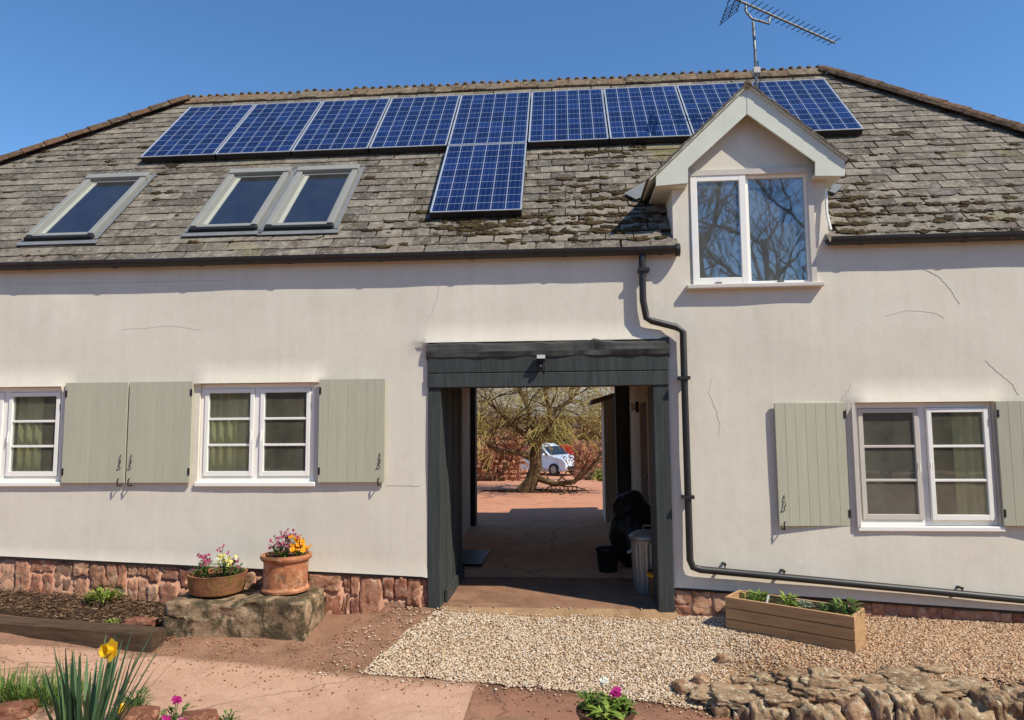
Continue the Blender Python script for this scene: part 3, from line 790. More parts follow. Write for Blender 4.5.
# front deck, notched for the dormer
sd_ = 1.05
m.add([P(CXL, 0), P(dcut0, 0), P(dcut0, sd_), P(dcut1, sd_), P(dcut1, 0), P(CXR, 0), P(HXR, SL), P(HXL, SL)], [(0, 1, 2, 7), (2, 3, 6, 7), (3, 4, 5, 6)])
rb = (RY, RZ-.03); be = (BY+.42, 3.25)
m.add([(HXL, rb[0], rb[1]), (HXR, rb[0], rb[1]), (CXR, be[0], be[1]), (CXL, be[0], be[1]), (CXL, EY, EZ-.05), (CXR, EY, EZ-.05)], [(0, 3, 2, 1), (0, 4, 3), (1, 2, 5)])
roof = m.build('roof', M['tile'], house)
def tiles():
    m = MB(); gauge = .168; nc = int(SL/gauge)+1; tw = .285
    rnd = random.Random(11)
    for c in range(nc):
        s0 = -.018+c*gauge; s1 = min(s0+gauge+.05, SL-.01); xa, xb = hipx(max(0, s0+gauge*.5))
        off = (tw/2 if c % 2 else 0)+rnd.uniform(-.02, .02); k = int(math.floor((xa-off)/tw)); x = k*tw+off
        while x < xb:
            w = tw*rnd.uniform(.93, 1.0); xc = x+w/2
            y_mid = EY+(s0+.08)*CT; z_mid = EZ+(s0+.08)*ST
            cut = DX0+.02 < xc < DX1-.02 and z_mid < dormer_z(xc)-.02
            if xa-.02 < xc < xb+.02 and not cut:
                a0, a1 = max(x, xa-.06), min(x+w, xb+.06)
                if a1-a0 > .04:
                    j = lambda q: rnd.uniform(-q, q)
                    lift = .013+rnd.random()*.006; th = .011+rnd.random()*.003; sk = j(.009)
                    bl = [(a0, s0+j(.005), lift), (a1, s0+sk+j(.005), lift+j(.005)), (a1, s1, .002), (a0, s1, .002)]
                    if c > 0 and rnd.random() < .16:                    # a broken corner
                        q = rnd.uniform(.03, .08); bl = [(a0, s0+q*.5, lift), (a0+q, s0, lift)]+bl[1:] if rnd.random() < .5 else [bl[0], (a1-q, s0, lift), (a1, s0+q*.6, lift)]+bl[2:]
                    if c == 0: bl = [(v[0], max(v[1], s0), v[2]) for v in bl]
                    n = len(bl); top = [roof_pt(*v) for v in bl]; bot = [roof_pt(v[0], v[1], v[2]-th) for v in bl]
                    m.add(top+bot, [tuple(range(n))]+[(i, n+i, n+(i+1) % n, (i+1) % n) for i in range(n)])
            x += tw
    return m
def dormer_z(x): return 5.13-abs(x-DC)*1.0
m = tiles(); tl = m.build('slates', M['tile'], roof)
# moss on the slates
m = MB(); rn = random.Random(5); cnt = 0
while cnt < 900:
    px_, py_ = rn.uniform(0, 1024), rn.uniform(95, 262)
    if cnt < 260: px_, py_ = rn.gauss(605, 55), rn.gauss(215, 26)
    elif cnt < 360: px_, py_ = rn.gauss(480, 40), rn.gauss(225, 6)
    elif cnt < 430: px_, py_ = rn.gauss(620, 50), rn.gauss(148, 5)
    elif cnt < 480: px_, py_ = rn.gauss(850, 18), rn.gauss(215, 16)
    elif cnt < 560: px_, py_ = rn.uniform(830, 1024), rn.gauss(215, 16)
    elif cnt < 640: px_, py_ = rn.uniform(0, 190), rn.uniform(135, 200)
    if (15 < px_ < 152 and 165 < py_ < 247) or (178 < px_ < 366 and 155 < py_ < 240) or (428 < px_ < 532 and 90 < py_ < 216) or (150 < px_ < 860 and py_ < 142): cnt += .2; continue
    x, s = on_roof(px_, py_, .02)
    a, b = hipx(max(0, s))
    if not (.10 < s < SL-.1 and a+.1 < x < b-.1): continue
    if DX0-.1 < x < DX1+.1 and s < 2.2: cnt += 1; continue
    r_ = rn.choice((.009, .011, .014, .017, .02, .025, .032, .042)); cnt += .55
    s = round((s+.018)/.168)*.168-.018+rn.uniform(-.02, .03) if rn.random() < .7 else s
    p = roof_pt(x, s, .02)
    vs, fs = ICO[1 if r_ < .04 else 2]; sd = rn.random()*90; ax = rn.uniform(1.0, 2.2); out = []
    for v in vs:
        k = r_*(1+.9*mnoise.noise(Vector((v[0]*2+sd, v[1]*2, v[2]*2))))
        lx, ls, lh = v[0]*k*ax, v[1]*k*.8, v[2]*k*.2
        out.append(roof_pt(x+lx, s+ls, .013+lh))
    m.add(out, fs)
mo = m.build('moss', M['moss'], roof, smooth=True); mo['kind'] = 'stuff'
# ridge and hip tiles
m = MB(); n = int((HXR-HXL)/.26); rn = random.Random(3)
for i in range(n+1):
    a = HXL+(HXR-HXL)*i/(n+1)+.003; b = HXL+(HXR-HXL)*(i+1)/(n+1)-.003; dz = rn.uniform(-.012, .012); w = .15
    pr = [(-w, -.135), (-w*.5, -.045), (0, .035), (w*.5, -.045), (w, -.135), (w-.02, -.155), (0, -.0), (-w+.02, -.155)]
    vs = [(a, RY+q[0], RZ+q[1]+dz+.03) for q in pr]+[(b, RY+q[0], RZ+q[1]+dz+.03) for q in pr]
    m.add(vs, [(k, (k+1) % 8, 8+(k+1) % 8, 8+k) for k in range(8)]+[tuple(range(7, -1, -1)), tuple(range(8, 16))])
    for q in (.25, .75):
        xc = a+(b-a)*q; m.rock((xc, RY, RZ+.066+dz), (.034, .04, .024), i+q, .15, 1, .4, rotz=0)
m.build('ridge_tiles', M['ridge'], roof)
for (xa, xb) in ((HXL, CXL), (HXR, CXR)):
    m = MB(); p0 = Vector((xa, RY, RZ)); p1 = Vector((xb, EY, EZ)); L_ = (p1-p0).length; n = int(L_/.30)
    d = (p1-p0)/L_; sd = d.cross(Vector((0, 0, 1))).normalized(); up = sd.cross(d)
    for i in range(n):
        r0, r1 = .115, .10; seg = 7; vs = []
        for (t, rr) in ((i*.30, r1), (i*.30+.33, r0)):
            for k in range(seg+1):
                an = PI*k/seg; jz = rn.uniform(-.004, .004)
                vs.append(p0+d*t+sd*(rr*1.25*math.cos(an))+up*(rr*.8*math.sin(an)-.015+jz))
        m.add(vs, [(k, k+1, seg+2+k, seg+1+k) for k in range(seg)])
    o = m.build('hip_tiles', M['hipt'], roof); s_ = o.modifiers.new('t', 'SOLIDIFY'); s_.thickness = .02

# gutters and the downpipe
def gutter(xa, xb, pxa, pxb, end_r=False):
    (ya) = -.078
    za = pxa; zb = pxb
    m = MB(); n = 24; seg = 8; vs = []
    for i in range(n+1):
        x = xa+(xb-xa)*i/n; zc = za+(zb-za)*i/n+.004*mnoise.noise(Vector((x*1.3, 0, 9)))
        for k in range(seg+1):
            an = PI+PI*k/seg; vs.append((x, ya+.066*math.cos(an), zc+.074*math.sin(an)))
        vs.append((x, ya+.058, zc+.004)); vs.append((x, ya+.052, zc)); 
        for k in range(seg, -1, -1):
            an = PI+PI*k/seg; vs.append((x, ya+.060*math.cos(an), zc+.068*math.sin(an)))
    w = 2*seg+4
    m.add(vs, [(i*w+k, i*w+(k+1) % w, (i+1)*w+(k+1) % w, (i+1)*w+k) for i in range(n) for k in range(w)]+[tuple(range(w))[::-1], tuple(n*w+k for k in range(w))])
    g_ = m.build('gutter', M['gutter'], house, smooth=False)
    for i in range(int((xb-xa)/.95)+1):
        x = xa+.3+i*.95
        if x > xb-.05: break
        zc = za+(zb-za)*(x-xa)/(xb-xa); m = MB(); vs = []
        for xx in (x-.022, x+.022):
            for k in range(seg+1):
                an = PI+PI*k/seg; vs.append((xx, ya+.071*math.cos(an), zc+.079*math.sin(an)))
        m.add(vs, [(k, k+1, seg+2+k, seg+1+k) for k in range(seg)]); m.box(x-.015, ya+.05, zc-.03, x+.015, .0, zc+.01)
        m.build('bracket', M['gutter'], g_)
    return g_
gl = FX(676, 247, -.08)
gz = lambda px_, py_: FZ(px_, py_, -.08)
ga = gutter(CXL+.1, gl, gz(0, 263)+.09*0, gz(674, 247))
m = MB(); m.tube([(gl-.002, -.078, gz(674, 247)-.03), (gl+.035, -.078, gz(674, 247)-.03)], .066, 12); m.build('end_cap', M['gutter'], ga)
gutter(FX(829, 238, -.08), CXR-.1, gz(830, 238), gz(1024, 232))
pp = [(643, 250), (643, 300), (646.5, 318), (652, 321), (676, 327), (683, 332), (685, 400), (690, 560), (693, 567), (700, 569.5)]
pts = []
for q in pp: x, z = F(*q, -.075); pts.append((x, -.075, z))
m = MB(); pts[0] = (pts[0][0], -.078, pts[0][2]); pts.insert(1, (pts[1][0], -.076, pts[0][2]-.1)); pts[2] = (pts[2][0], -.075, pts[2][2])
for q in ((760, 575), (850, 583.5), (940, 592), (1024, 600)): x, z = F(*q, -.075); pts.append((x, -.075, z))
pts.append((6.6, -.075, pts[-1][2]-.22))
m.tube(pts, .034, 12); dp = m.build('downpipe', M['gutter'], house, smooth=True)
for q in ((643.5, 270), (684, 378), (688, 497)):
    m = MB(); x, z = F(*q, -.075); m.box(x-.055, -.12, z-.016, x+.055, .0, z+.016); m.build('pipe_bracket', M['gutter'], dp)
for q in ((784, 576), (962, 593), (725, 569)):
    x, z = F(*q, -.075); m = MB(); m.tube([(x, -.075, z), (x, -.085, z+.05)], .007, 6); m.box(x-.012, -.09, z+.035, x+.012, -.0, z+.052); m.build('pipe_clip', M['iron'], dp)

# ---- dormer roof and bargeboards
YB = -.135
bl = [F(747, 87, YB), F(656, 173, YB), F(656, 186, YB), F(688, 183, YB), F(688, 168, YB), F(747, 114, YB)]
br = [F(747, 87, YB), F(747, 114, YB), F(815, 162, YB), F(815, 176, YB), F(844.5, 176, YB), F(844.5, 161, YB)]
ax, az = bl[0]; 
m = MB()
dzs = az+.03
el = F(650, 181, YB); er = F(846, 161, YB)
slope_l = (az-el[1])/(ax-el[0]); slope_r = (az-er[1])/(er[0]-ax)
ymax = EY+(az-EZ)/math.tan(TH)+.15
def dslab(m, sx, xe, ze, th, up):
    a = Vector((ax, 0, az+up)); b = Vector((xe, 0, ze+up)); 
    n_ = Vector((-(b.z-a.z), 0, b.x-a.x)).normalized()
    if n_.z < 0: n_ = -n_
    yb_a = EY+(a.z-EZ)/math.tan(TH)+.1; yb_b = EY+(b.z-EZ)/math.tan(TH)+.1
    vs = [(a.x, YB-.03, a.z), (b.x, YB-.03, b.z), (b.x, yb_b, b.z), (a.x, yb_a, a.z)]
    vs2 = [(v[0]+n_.x*th, v[1], v[2]+n_.z*th) for v in vs]
    m.add(vs+vs2, [(0, 1, 2, 3), (7, 6, 5, 4), (0, 4, 5, 1), (1, 5, 6, 2), (2, 6, 7, 3), (3, 7, 4, 0)])
dslab(m, -1, el[0], el[1], .02, .0); dslab(m, 1, er[0], er[1], .02, .0)
droof = m.build('dormer_roof', M['sage'], house)
m = MB(); rn = random.Random(9)
for sx, (xe, ze) in ((-1, el), (1, er)):
    a = Vector((ax, 0, az+.026)); b = Vector((xe+sx*.03, 0, ze+.026-.03)); L_ = (b-a).length; d = (b-a)/L_; nn = Vector((0, 1, 0)).cross(d) 
    if nn.z < 0: nn = -nn
    nc = int(L_/.15)
    for c in range(nc+1):
        t0 = L_-c*.15; t1 = max(0, t0-.19)
        y = YB-.045+(.12 if c % 2 else 0)
        ymx = EY+(a.z+(b.z-a.z)*t1/L_-EZ)/math.tan(TH)+.12
        if c % 2: y -= .12
        first = True
        while y < ymx:
            w = .26 if not (first and c % 2) else .13
            first = False
            lf = .012+rn.random()*.006
            vs = [a+d*t0+nn*lf+Vector((0, y, 0)), a+d*t0+nn*lf+Vector((0, min(y+w-.006, ymx), 0)), a+d*t1+Vector((0, min(y+w-.006, ymx), 0))+nn*.003, a+d*t1+Vector((0, y, 0))+nn*.003]
            bo = [v-nn*.012 for v in vs]
            m.add(vs+bo, [(0, 1, 2, 3), (0, 4, 5, 1), (1, 5, 6, 2), (2, 6, 7, 3), (3, 7, 4, 0)])
            y += w
m.build('slates', M['tile'], droof)
m = MB(); m.tube([(ax, YB-.04, az+.018), (ax, ymax, az+.018)], .04, 8); m.build('ridge_tiles', M['ridge'], droof)
m = MB(); m.prism(bl, YB-.004, YB+.022); m.build('bargeboard', M['sage'], droof)
m = MB(); m.prism(br, YB-.008, YB+.018); m.build('bargeboard', M['sage'], droof)
# soffit boxes closing the eaves of the dormer
for (xa, xb, pz) in ((bl[2][0]+.004, bl[3][0]-.004, bl[2][1]), (br[3][0]+.004, br[4][0]-.004, br[3][1])):
    m = MB(); m.box(xa, YB+.024, pz+.004, xb, .9, pz+.03); m.build('soffit', M['sage'], droof)
# cheeks
for x in (DX0, DX1-.08):
    m = MB(); m.add([(x+o_, y, z) for o_ in (0.004, .076) for y, z in ((.012, EZ-.1), (.012, 4.16), (EY+(4.16-EZ)/math.tan(TH)+.15, 4.16))], [(0, 2, 1), (3, 4, 5), (0, 1, 4, 3), (1, 2, 5, 4), (2, 0, 3, 5)]); m.build('cheek', M['render'], droof)
# lead flashings beside the dormer
m = MB()
def leadsheet(pxs, h):
    q = [on_roof(*p, h) for p in pxs]; top = [roof_pt(x, s, h) for x, s in q]; bot = [roof_pt(x, s, h-.01) for x, s in q]; n = len(q)
    m.add(top+bot, [tuple(range(n))]+[(i, n+i, n+(i+1) % n, (i+1) % n) for i in range(n)])
leadsheet([(624, 193), (636, 199), (660, 190), (648, 180)], .05); m.build('flashing', M['lead'], roof); m = MB(); leadsheet([(829, 191), (834, 183), (843, 186), (835, 193)], .05)
m.build('flashing', M['lead'], roof)
m = MB(); x, z = F(829, 205, -.06); m.tube([(F(826, 190, -.03)[0], -.03, F(826, 190)[1]), (F(827, 215, -.05)[0], -.05, F(827, 215)[1]), (F(831, 232, -.08)[0], -.08, F(831, 232)[1])], .014, 6); m.build('flashing', M['white'], roof)
# downstand inside: dark attic back wall
m = MB(); m.box(DX0-.4, 1.9, 2.44, DX1+.4, 2.0, 5.0); m.build('attic_wall', M['room'], house)
# curtain edges in the dormer
curt = MB()

# ---- roof windows
def roof_window(bl_, br_, tr_, tl_):
    c = [on_roof(*p, .09) for p in (bl_, br_, tr_, tl_)]
    x0 = (c[0][0]+c[3][0])/2; x1 = (c[1][0]+c[2][0])/2; s0 = (c[0][1]+c[1][1])/2+.05; s1 = (c[2][1]+c[3][1])/2
    rot = (TH, 0, 0); W = x1-x0; L = s1-s0; org = roof_pt(x0, s0, 0)
    def put(m, name, mat, par, bev=0.0, smooth=False):
        o = m.build(name, mat, par, bevel=bev, smooth=smooth)
        if par is house: o.location = org; o.rotation_euler = rot
        return o
    m = MB(); b = .072; h = .085
    m.box(0, .05, -.02, b, L-.11, h); m.box(W-b, .05, -.02, W, L-.11, h); m.box(-.005, L-.11, -.02, W+.005, L, h+.015); m.box(b, .03, -.02, W-b, .10, h-.02)
    f = put(m, 'roof_window', M['rwframe'], house, .008)
    m = MB(); m.box(-.004, -.01, .0, W+.004, .05, h-.01); put(m, 'bottom_rail', M['rubber'], f, .015)
    m = MB(); i_ = .03
    for (a0, b0, a1, b1) in ((b, .10, b+i_, L-.11), (W-b-i_, .10, W-b, L-.11), (b+i_, .10, W-b-i_, .10+i_), (b+i_, L-.11-i_, W-b-i_, L-.11)): m.box(a0, b0, -.05, a1, b1, h-.035)
    put(m, 'sash', M['rwframe'], f)
    m = MB(); m.box(b+i_, .10+i_, -.06, b+i_+.05, L-.11-i_, h-.045); put(m, 'inner_reveal', M['timber'], f)
    m = MB(); m.box(b+.01, .11, h-.055, W-b-.01, L-.12, h-.050); put(m, 'pane', M['sglass'], f)
    m = MB(); m.box(b+.01, .11, h-.4, W-b-.01, L-.12, h-.39); put(m, 'shaft', M['room'], f)
    m = MB(); m.box(-.06, -.085, .028, W+.08, -.012, .036); m.box(-.05, .0, .03, -.006, L+.05, .04); m.box(W+.006, 0, .03, W+.05, L+.05, .04); put(m, 'flashing', M['lead'], f)
    return x0, x1, s0, s1
print('RW', roof_window((23, 239), (91, 237), (147, 172), (86, 175)))
print('RW', roof_window((188, 230), (256, 228), (289.5, 166.7), (229, 170)))
print('RW', roof_window((263.5, 229), (333, 226), (358, 164), (297, 167.6)))

# ------------------------------------------------------------------ solar panels
def solar():
    W, L = .99, 1.65
    root = thing('solar_panel', '', 'solar panel', (0, 0, 0), 0, 'solar panels on the slate roof')
    root.rotation_euler = (TH, 0, 0)
    m = MB(); m.box(.002, .002, -.075, W-.002, L-.002, -.004); m.build('tray', M['panelb'], root)
    m = MB(); t = .014
    m.box(0, 0, -.006, t, L, .003); m.box(W-t, 0, -.006, W, L, .003); m.box(t, 0, -.006, W-t, t, .003); m.box(t, L-t, -.006, W-t, L, .003); m.build('frame', M['panelf'], root)
    m = MB(); m.add([(t, t, -.002), (W-t, t, -.002), (W-t, L-t, -.002), (t, L-t, -.002)], [(0, 1, 2, 3)]); m.build('cells', M['cells'], root)
    m = MB(); m.box(.1, .3, -.10, .14, L-.3, -.076); m.build('rail', M['panelb'], root); m = MB(); m.box(W-.14, .3, -.10, W-.1, L-.3, -.076); m.build('rail', M['panelb'], root)
    return root
sp = solar()
P0 = Vector((-1.4455, .2618, 2.2682+1.72)); du = Vector((0, CT, ST))
lab = ['solar panel at the left end of the top row, by the left hip',
       'solar panel second from left in the top row, above the paired roof windows',
       'solar panel third from left in the top row, over the right paired roof window',
       'solar panel just left of the top row panel that has another below it',
       'solar panel in the top row with another panel butted under its lower edge',
       'solar panel in the top row, just right of the two stacked panels',
       'solar panel in the top row, whole panel nearest to the left of the dormer gable',
       'solar panel in the top row partly hidden behind the left slope of the dormer gable',
       'solar panel at the right end of the top row, right of the aerial mast']
for i in range(9):
    p = P0+Vector((1.01*(i-4), 0, 0))+du*1.67
    if i == 0: sp.location = p; sp['label'] = lab[0]
    else: dup(sp, p, None, lab[i])
dup(sp, P0, None, 'single solar panel below the top row, in the middle of the roof')

# ------------------------------------------------------------------ TV aerial on the ridge
def aerial():
    Y = 1.35
    bx, bz = F(755.5, 92, Y); 
    root = thing('tv_aerial', 'television aerial on a thin mast above the dormer', 'aerial', (bx, Y, bz))
    def L(px_, py_, dy=0): x, z = F(px_, py_, Y+dy); return Vector((x-bx, dy, z-bz))
    m = MB(); m.tube([L(756.5, 95)-Vector((0, 0, .25)), L(756, 76), L(755, 52), L(753, 22)], [.02, .02, .017, .017], 8); m.build('mast', M['alu'], root, smooth=True)
    m = MB(); q = L(757, 71); m.box(q.x-.05, -.04, q.z-.04, q.x+.03, .04, q.z+.035); m.build('junction_box', M['cream'], root, bevel=.006)
    a, b = L(733, -2, -.25), L(835, 43, .12); d = (b-a)
    m = MB(); m.tube([a, b], .013, 6); boom = m.build('boom', M['alu'], root)
    m = MB(); sd = Vector((.42, 1, 0)).normalized(); sd = (sd-d.normalized()*sd.dot(d.normalized())).normalized()
    for k in range(17):
        c = a+d*(.17+.82*k/16)+Vector((0, 0, .012)); m.tube([c-sd*(.17-.002*k), c+sd*(.17-.002*k)], .005, 5)
    m.build('director', M['iron'], root)
    m = MB(); u = d.normalized().cross(sd)
    if u.z < 0: u = -u
    for h in (-1, 1):
        for k in range(5):
            c = a+d*.02+u*(h*(.05+.045*k)); m.tube([c-sd*.26, c+sd*.26], .005, 5)
        for e in (-.22, 0, .22): m.tube([a+d*.02+sd*e, a+d*.02+sd*e+u*(h*.24)], .006, 5)
    m.build('reflector', M['iron'], root)
    m = MB(); m.tube([L(745.5, 2), L(746, 12), L(752, 19), L(760, 21), L(769, 24), L(770, 17)], .014, 8); m.build('bracket', M['alu'], root, smooth=True)
    m = MB(); m.tube([L(755.5, 62)+Vector((.02, -.02, 0)), L(757, 80)+Vector((.03, -.03, 0)), L(756, 92)+Vector((.03, -.02, 0))], .006, 5); m.build('cable', M['plastic'], root)
aerial()

# security light on the lintel
x, z = F(541, 361, -.06)
r_ = thing('security_light', 'small security floodlight fixed on the black lintel', 'light', (x, -.05, z))
m = MB(); m.box(-.045, -.06, -.01, .05, .0, .055); m.build('housing', M['plastic'], r_, bevel=.006)
m = MB(); m.box(-.038, -.075, .02, .043, -.061, .056); m.build('lens', M['lampglass'], r_)
m = MB(); m.tube([(0, -.02, -.01), (-.01, -.03, -.05)], .015, 8); m.rock((-.01, -.035, -.06), (.028, .028, .026), 2, 0, 2, 0); m.build('sensor', M['plastic'], r_, smooth=True)
m = MB(); m.tube([(.03, .002, -.03), (.035, .004, -.12)], .005, 5); m.build('cable', M['plastic'], r_)

# ------------------------------------------------------------------ inside the passage
def at_floor(px_, py_, z=-.03): return GP(px_, py_, z)
bx, by = .84, .78
r_ = thing('dustbin', 'ribbed galvanised metal dustbin with a domed lid inside the passage', 'dustbin', (bx, by, -.082))
r_.scale = (.8, .8, 1.02)
m = MB(); n = 48; prof = [(.19, 0), (.195, .02), (.20, .1), (.225, .5), (.23, .54), (.236, .55), (.236, .565)]; vs = []
for r0, z in prof:
    for k in range(n): t = 2*PI*k/n; rr = r0*(1+(.018 if k % 2 else -.018)*(1 if .05 < z < .52 else 0)); vs.append((rr*math.cos(t), rr*math.sin(t), z))
m.add(vs, [(i*n+k, i*n+(k+1) % n, (i+1)*n+(k+1) % n, (i+1)*n+k) for i in range(len(prof)-1) for k in range(n)]+[tuple(range(n))[::-1]])
m.build('body', M['zinc'], r_)
m = MB(); m.lathe([(.25, .55), (.252, .575), (.23, .59), (.15, .625), (.05, .64), (0, .642)]); l_ = m.build('lid', M['zinc'], r_, smooth=True)
m = MB(); m.tube([(-.06, 0, .635), (-.05, 0, .68), (.05, 0, .68), (.06, 0, .635)], .01, 6); m.build('handle', M['zinc'], l_)
m = MB(); m.tube([(-.22, -.06, .42), (-.27, -.05, .40), (-.27, .05, .40), (-.22, .06, .42)], .009, 6); m.build('handle', M['zinc'], r_)
x, y = .93, .47
r_ = thing('basket', 'brown basket with an orange band on the passage floor in front of the dustbin', 'basket', (x, y, -.086))
r_.scale = (.8, .8, .95)
m = MB(); m.lathe([(.12, 0), (.13, .02), (.165, .26), (.17, .30), (.155, .30), (.15, .27), (.12, .05), (0, .05)], wob=.03); m.build('body', M['wicker'], r_)
m = MB(); m.lathe([(.166, .245), (.176, .25), (.176, .275), (.168, .28)]); m.build('band', M['orange'], r_)
m = MB(); m.rock((0, 0, .42), (.25, .28, .46), 3.1, .12, 4, .25); m.rock((-.03, -.02, .72), (.20, .22, .22), 5.2, .15, 3, .1)
o = m.build('black_sack', M['plastic'], smooth=True, loc=(.80, 2.1, -.08)); tag(o, 'large bulging black sack standing behind the dustbin in the passage', 'sack')
r_ = thing('bucket', 'low black bucket on the passage floor left of the black sack', 'bucket', (.46, 1.75, -.068))
r_.scale = (.85, .85, .95)
m = MB(); m.lathe([(.13, 0), (.165, .27), (.175, .275), (.175, .29), (.155, .29), (.13, .03), (0, .03)]); m.build('body', M['plastic'], r_)
m = MB(); m.tube([(.17*math.cos(t), -.02-.16*abs(math.sin(t))*.3, .27+.05*math.sin(t)) for t in np.linspace(0, PI, 9)], .005, 5); m.build('handle', M['iron'], r_)
m = MB(); m.box(-1.7, 1.9, -.05, -1.1, 2.9, -.03); o = m.build('doormat', M['plastic'], bevel=.004); tag(o, 'black mat on the passage floor along its left wall', 'mat')
r_ = thing('wall_lamp', 'small round lamp on the right wall inside the passage', 'lamp', (1.025, 3.5, 1.95))
m = MB(); m.box(-.02, -.04, -.08, .023, .04, .08); m.build('back_plate', M['iron'], r_, bevel=.005)
m = MB(); m.rock((-.06, 0, 0), (.045, .045, .06), 1, 0, 2, 0); m.build('globe', M['lampglass'], r_, smooth=True)

# ------------------------------------------------------------------ beyond the passage
# outbuilding at the right of the rear opening
r_ = thing('outbuilding', 'grey stone outbuilding with overhanging eave seen at the right of the rear opening', 'building', (.645, BY+.45, 0))
m = MB(); m.box(0, 0, -.1, 4, 1.0, 2.15); m.build('wall', M['roomw'], r_)
m = MB(); m.add([(-.22, -.05, 2.05), (-.22, 1.1, 2.05), (2, 1.1, 2.7), (2, -.05, 2.7), (-.22, -.05, 2.13), (-.22, 1.1, 2.13), (2, 1.1, 2.8), (2, -.05, 2.8)], [(0, 1, 2, 3), (7, 6, 5, 4), (0, 4, 5, 1), (1, 5, 6, 2), (2, 6, 7, 3), (3, 7, 4, 0)]); m.build('roof', M['tile'], r_)

def branch(m, p, d, L, r, depth, rn, tips, droop=0.0, split=(2, 3), wig=.35, minr=.004, seg=4, shrink=(.55, .8)):
    pts = [p.copy()]; rad = [r]; dd = d.normalized()
    for i in range(seg):
        dd = (dd+Vector((rn.uniform(-wig, wig), rn.uniform(-wig, wig), rn.uniform(-wig, wig)-droop))*.5).normalized()
        p = p+dd*(L/seg); pts.append(p.copy()); rad.append(max(minr, r*(1-.45*(i+1)/seg)))
    m.tube(pts, rad, 7 if r > .05 else (5 if r > .015 else 3), cap=False)
    if depth <= 0: tips.append((p, dd)); return
    for k in range(rn.randint(*split)):
        t = rn.randint(max(1, seg//2), seg); q = pts[t]
        nd = (dd+Vector((rn.uniform(-1, 1), rn.uniform(-1, 1), rn.uniform(-.5, .9)))*.75).normalized()
        branch(m, q, nd, L*rn.uniform(*shrink), max(minr, rad[t]*rn.uniform(.5, .8)), depth-1, rn, tips, droop, split, wig, minr, seg, shrink)

def willow():
    bx, by = GP(526, 491, gh(0, 11)+.02)
    by = 11.3; bx = F(524, 490, by)[0]
    rn = random.Random(21); z0 = gh(bx, by)
    root = thing('gnarled_tree', 'gnarled leaning tree with yellowish drooping twigs in the courtyard', 'tree', (bx, by, z0))
    def L(px_, py_, dy=0): x, z = F(px_, py_, by+dy); return Vector((x-bx, dy, z-z0))
    m = MB(); tips = []
    base = [L(523, 493), L(531, 482), L(536, 466), L(535, 450), L(538, 440)]
    m.tube(base, [.22, .18, .165, .155, .13], 9, cap=False)
    limbs = [[L(536, 450), L(525, 435), L(512, 425, -.4), L(500, 412, -.6), L(488, 402, -.9)], [L(539, 440), L(541, 425), L(556, 410, .5), L(570, 400, .6), L(580, 386, .8)],
             [L(538, 441), L(532, 424, .3), L(528, 408, .4), L(520, 392, .4), L(512, 370, .4)], [L(540, 438), L(552, 426, -.5), L(549, 408, -.6), L(545, 390, -.8), L(548, 366, -.8)],
             [L(536, 461), L(518, 452, -.3), L(500, 452, -.6), L(488, 446, -.7)], [L(534, 477), L(555, 484, -.2), L(574, 482, -.4), L(590, 468, -.5), L(600, 455, -.5)]]
    for l in limbs:
        m.tube(l, [.09, .075, .06, .045, .03][:len(l)], 7, cap=False)
        for q in l[1:]:
            for k in range(4):
                branch(m, q, Vector((rn.uniform(-1, 1), rn.uniform(-1, 1), rn.uniform(-.2, 1))), rn.uniform(.5, 1.0), .022, 2, rn, tips, .05, (2, 3), .5, .004)
    m.build('trunk', M['bark'], root, smooth=True)
    t_ = MB()
    for p, d in tips:
        if p.z < (1.25 if p.x > -.35 else .85): continue
        for k in range(4):
            a = p+Vector((rn.uniform(-.1, .1), rn.uniform(-.1, .1), rn.uniform(-.1, .1))); pts = [a]; dd = (d+Vector((rn.uniform(-.8, .8), rn.uniform(-.8, .8), -.1))).normalized()
            for i in range(4):
                dd = (dd+Vector((rn.uniform(-.3, .3), rn.uniform(-.3, .3), -.16))).normalized(); a = a+dd*rn.uniform(.07, .15); pts.append(a)
            t_.tube(pts, [.007, .006, .006, .005, .004], 3, cap=False)
    t_.build('crown', M['twig'], root)
willow()

def scrub(name, c, sz, n, mat, label, cat, rn, leaf=.12, group=None, stems=True, twiggy=False):
    root = thing(name, label, cat, c, 0, group)
    m = MB()
    if stems:
        for k in range(7):
            a = rn.uniform(0, 6.28); m.tube([(0, 0, -.1), (math.cos(a)*sz[0]*.4, math.sin(a)*sz[1]*.4, sz[2]*.5), (math.cos(a)*sz[0]*.7, math.sin(a)*sz[1]*.7, sz[2]*.95)], [.05, .03, .01], 4, cap=False)
        m.build('stem', M['bark'], root)
    m = MB(); cl = [(rn.gauss(0, .45), rn.gauss(0, .45), rn.uniform(.1, .95), rn.uniform(.12, .32)) for k in range(14)]
    for k in range(n):
        q = cl[k % len(cl)]; r_ = q[3]
        p = Vector(((q[0]+rn.gauss(0, r_))*sz[0], (q[1]+rn.gauss(0, r_))*sz[1], max(.02, q[2]+rn.gauss(0, r_*.7))*sz[2]))
        d = Vector((rn.uniform(-1, 1), rn.uniform(-1, 1), rn.uniform(-.7, 1)))
        m.leaf(p, d, leaf*rn.uniform(.6, 1.5), leaf*(.5 if not twiggy else .14), .2, 2, side=(rn.uniform(-1, 1), rn.uniform(-1, 1), rn.uniform(-1, 1)))
    m.build('foliage', mat, root)
    return root
rn = random.Random(4)
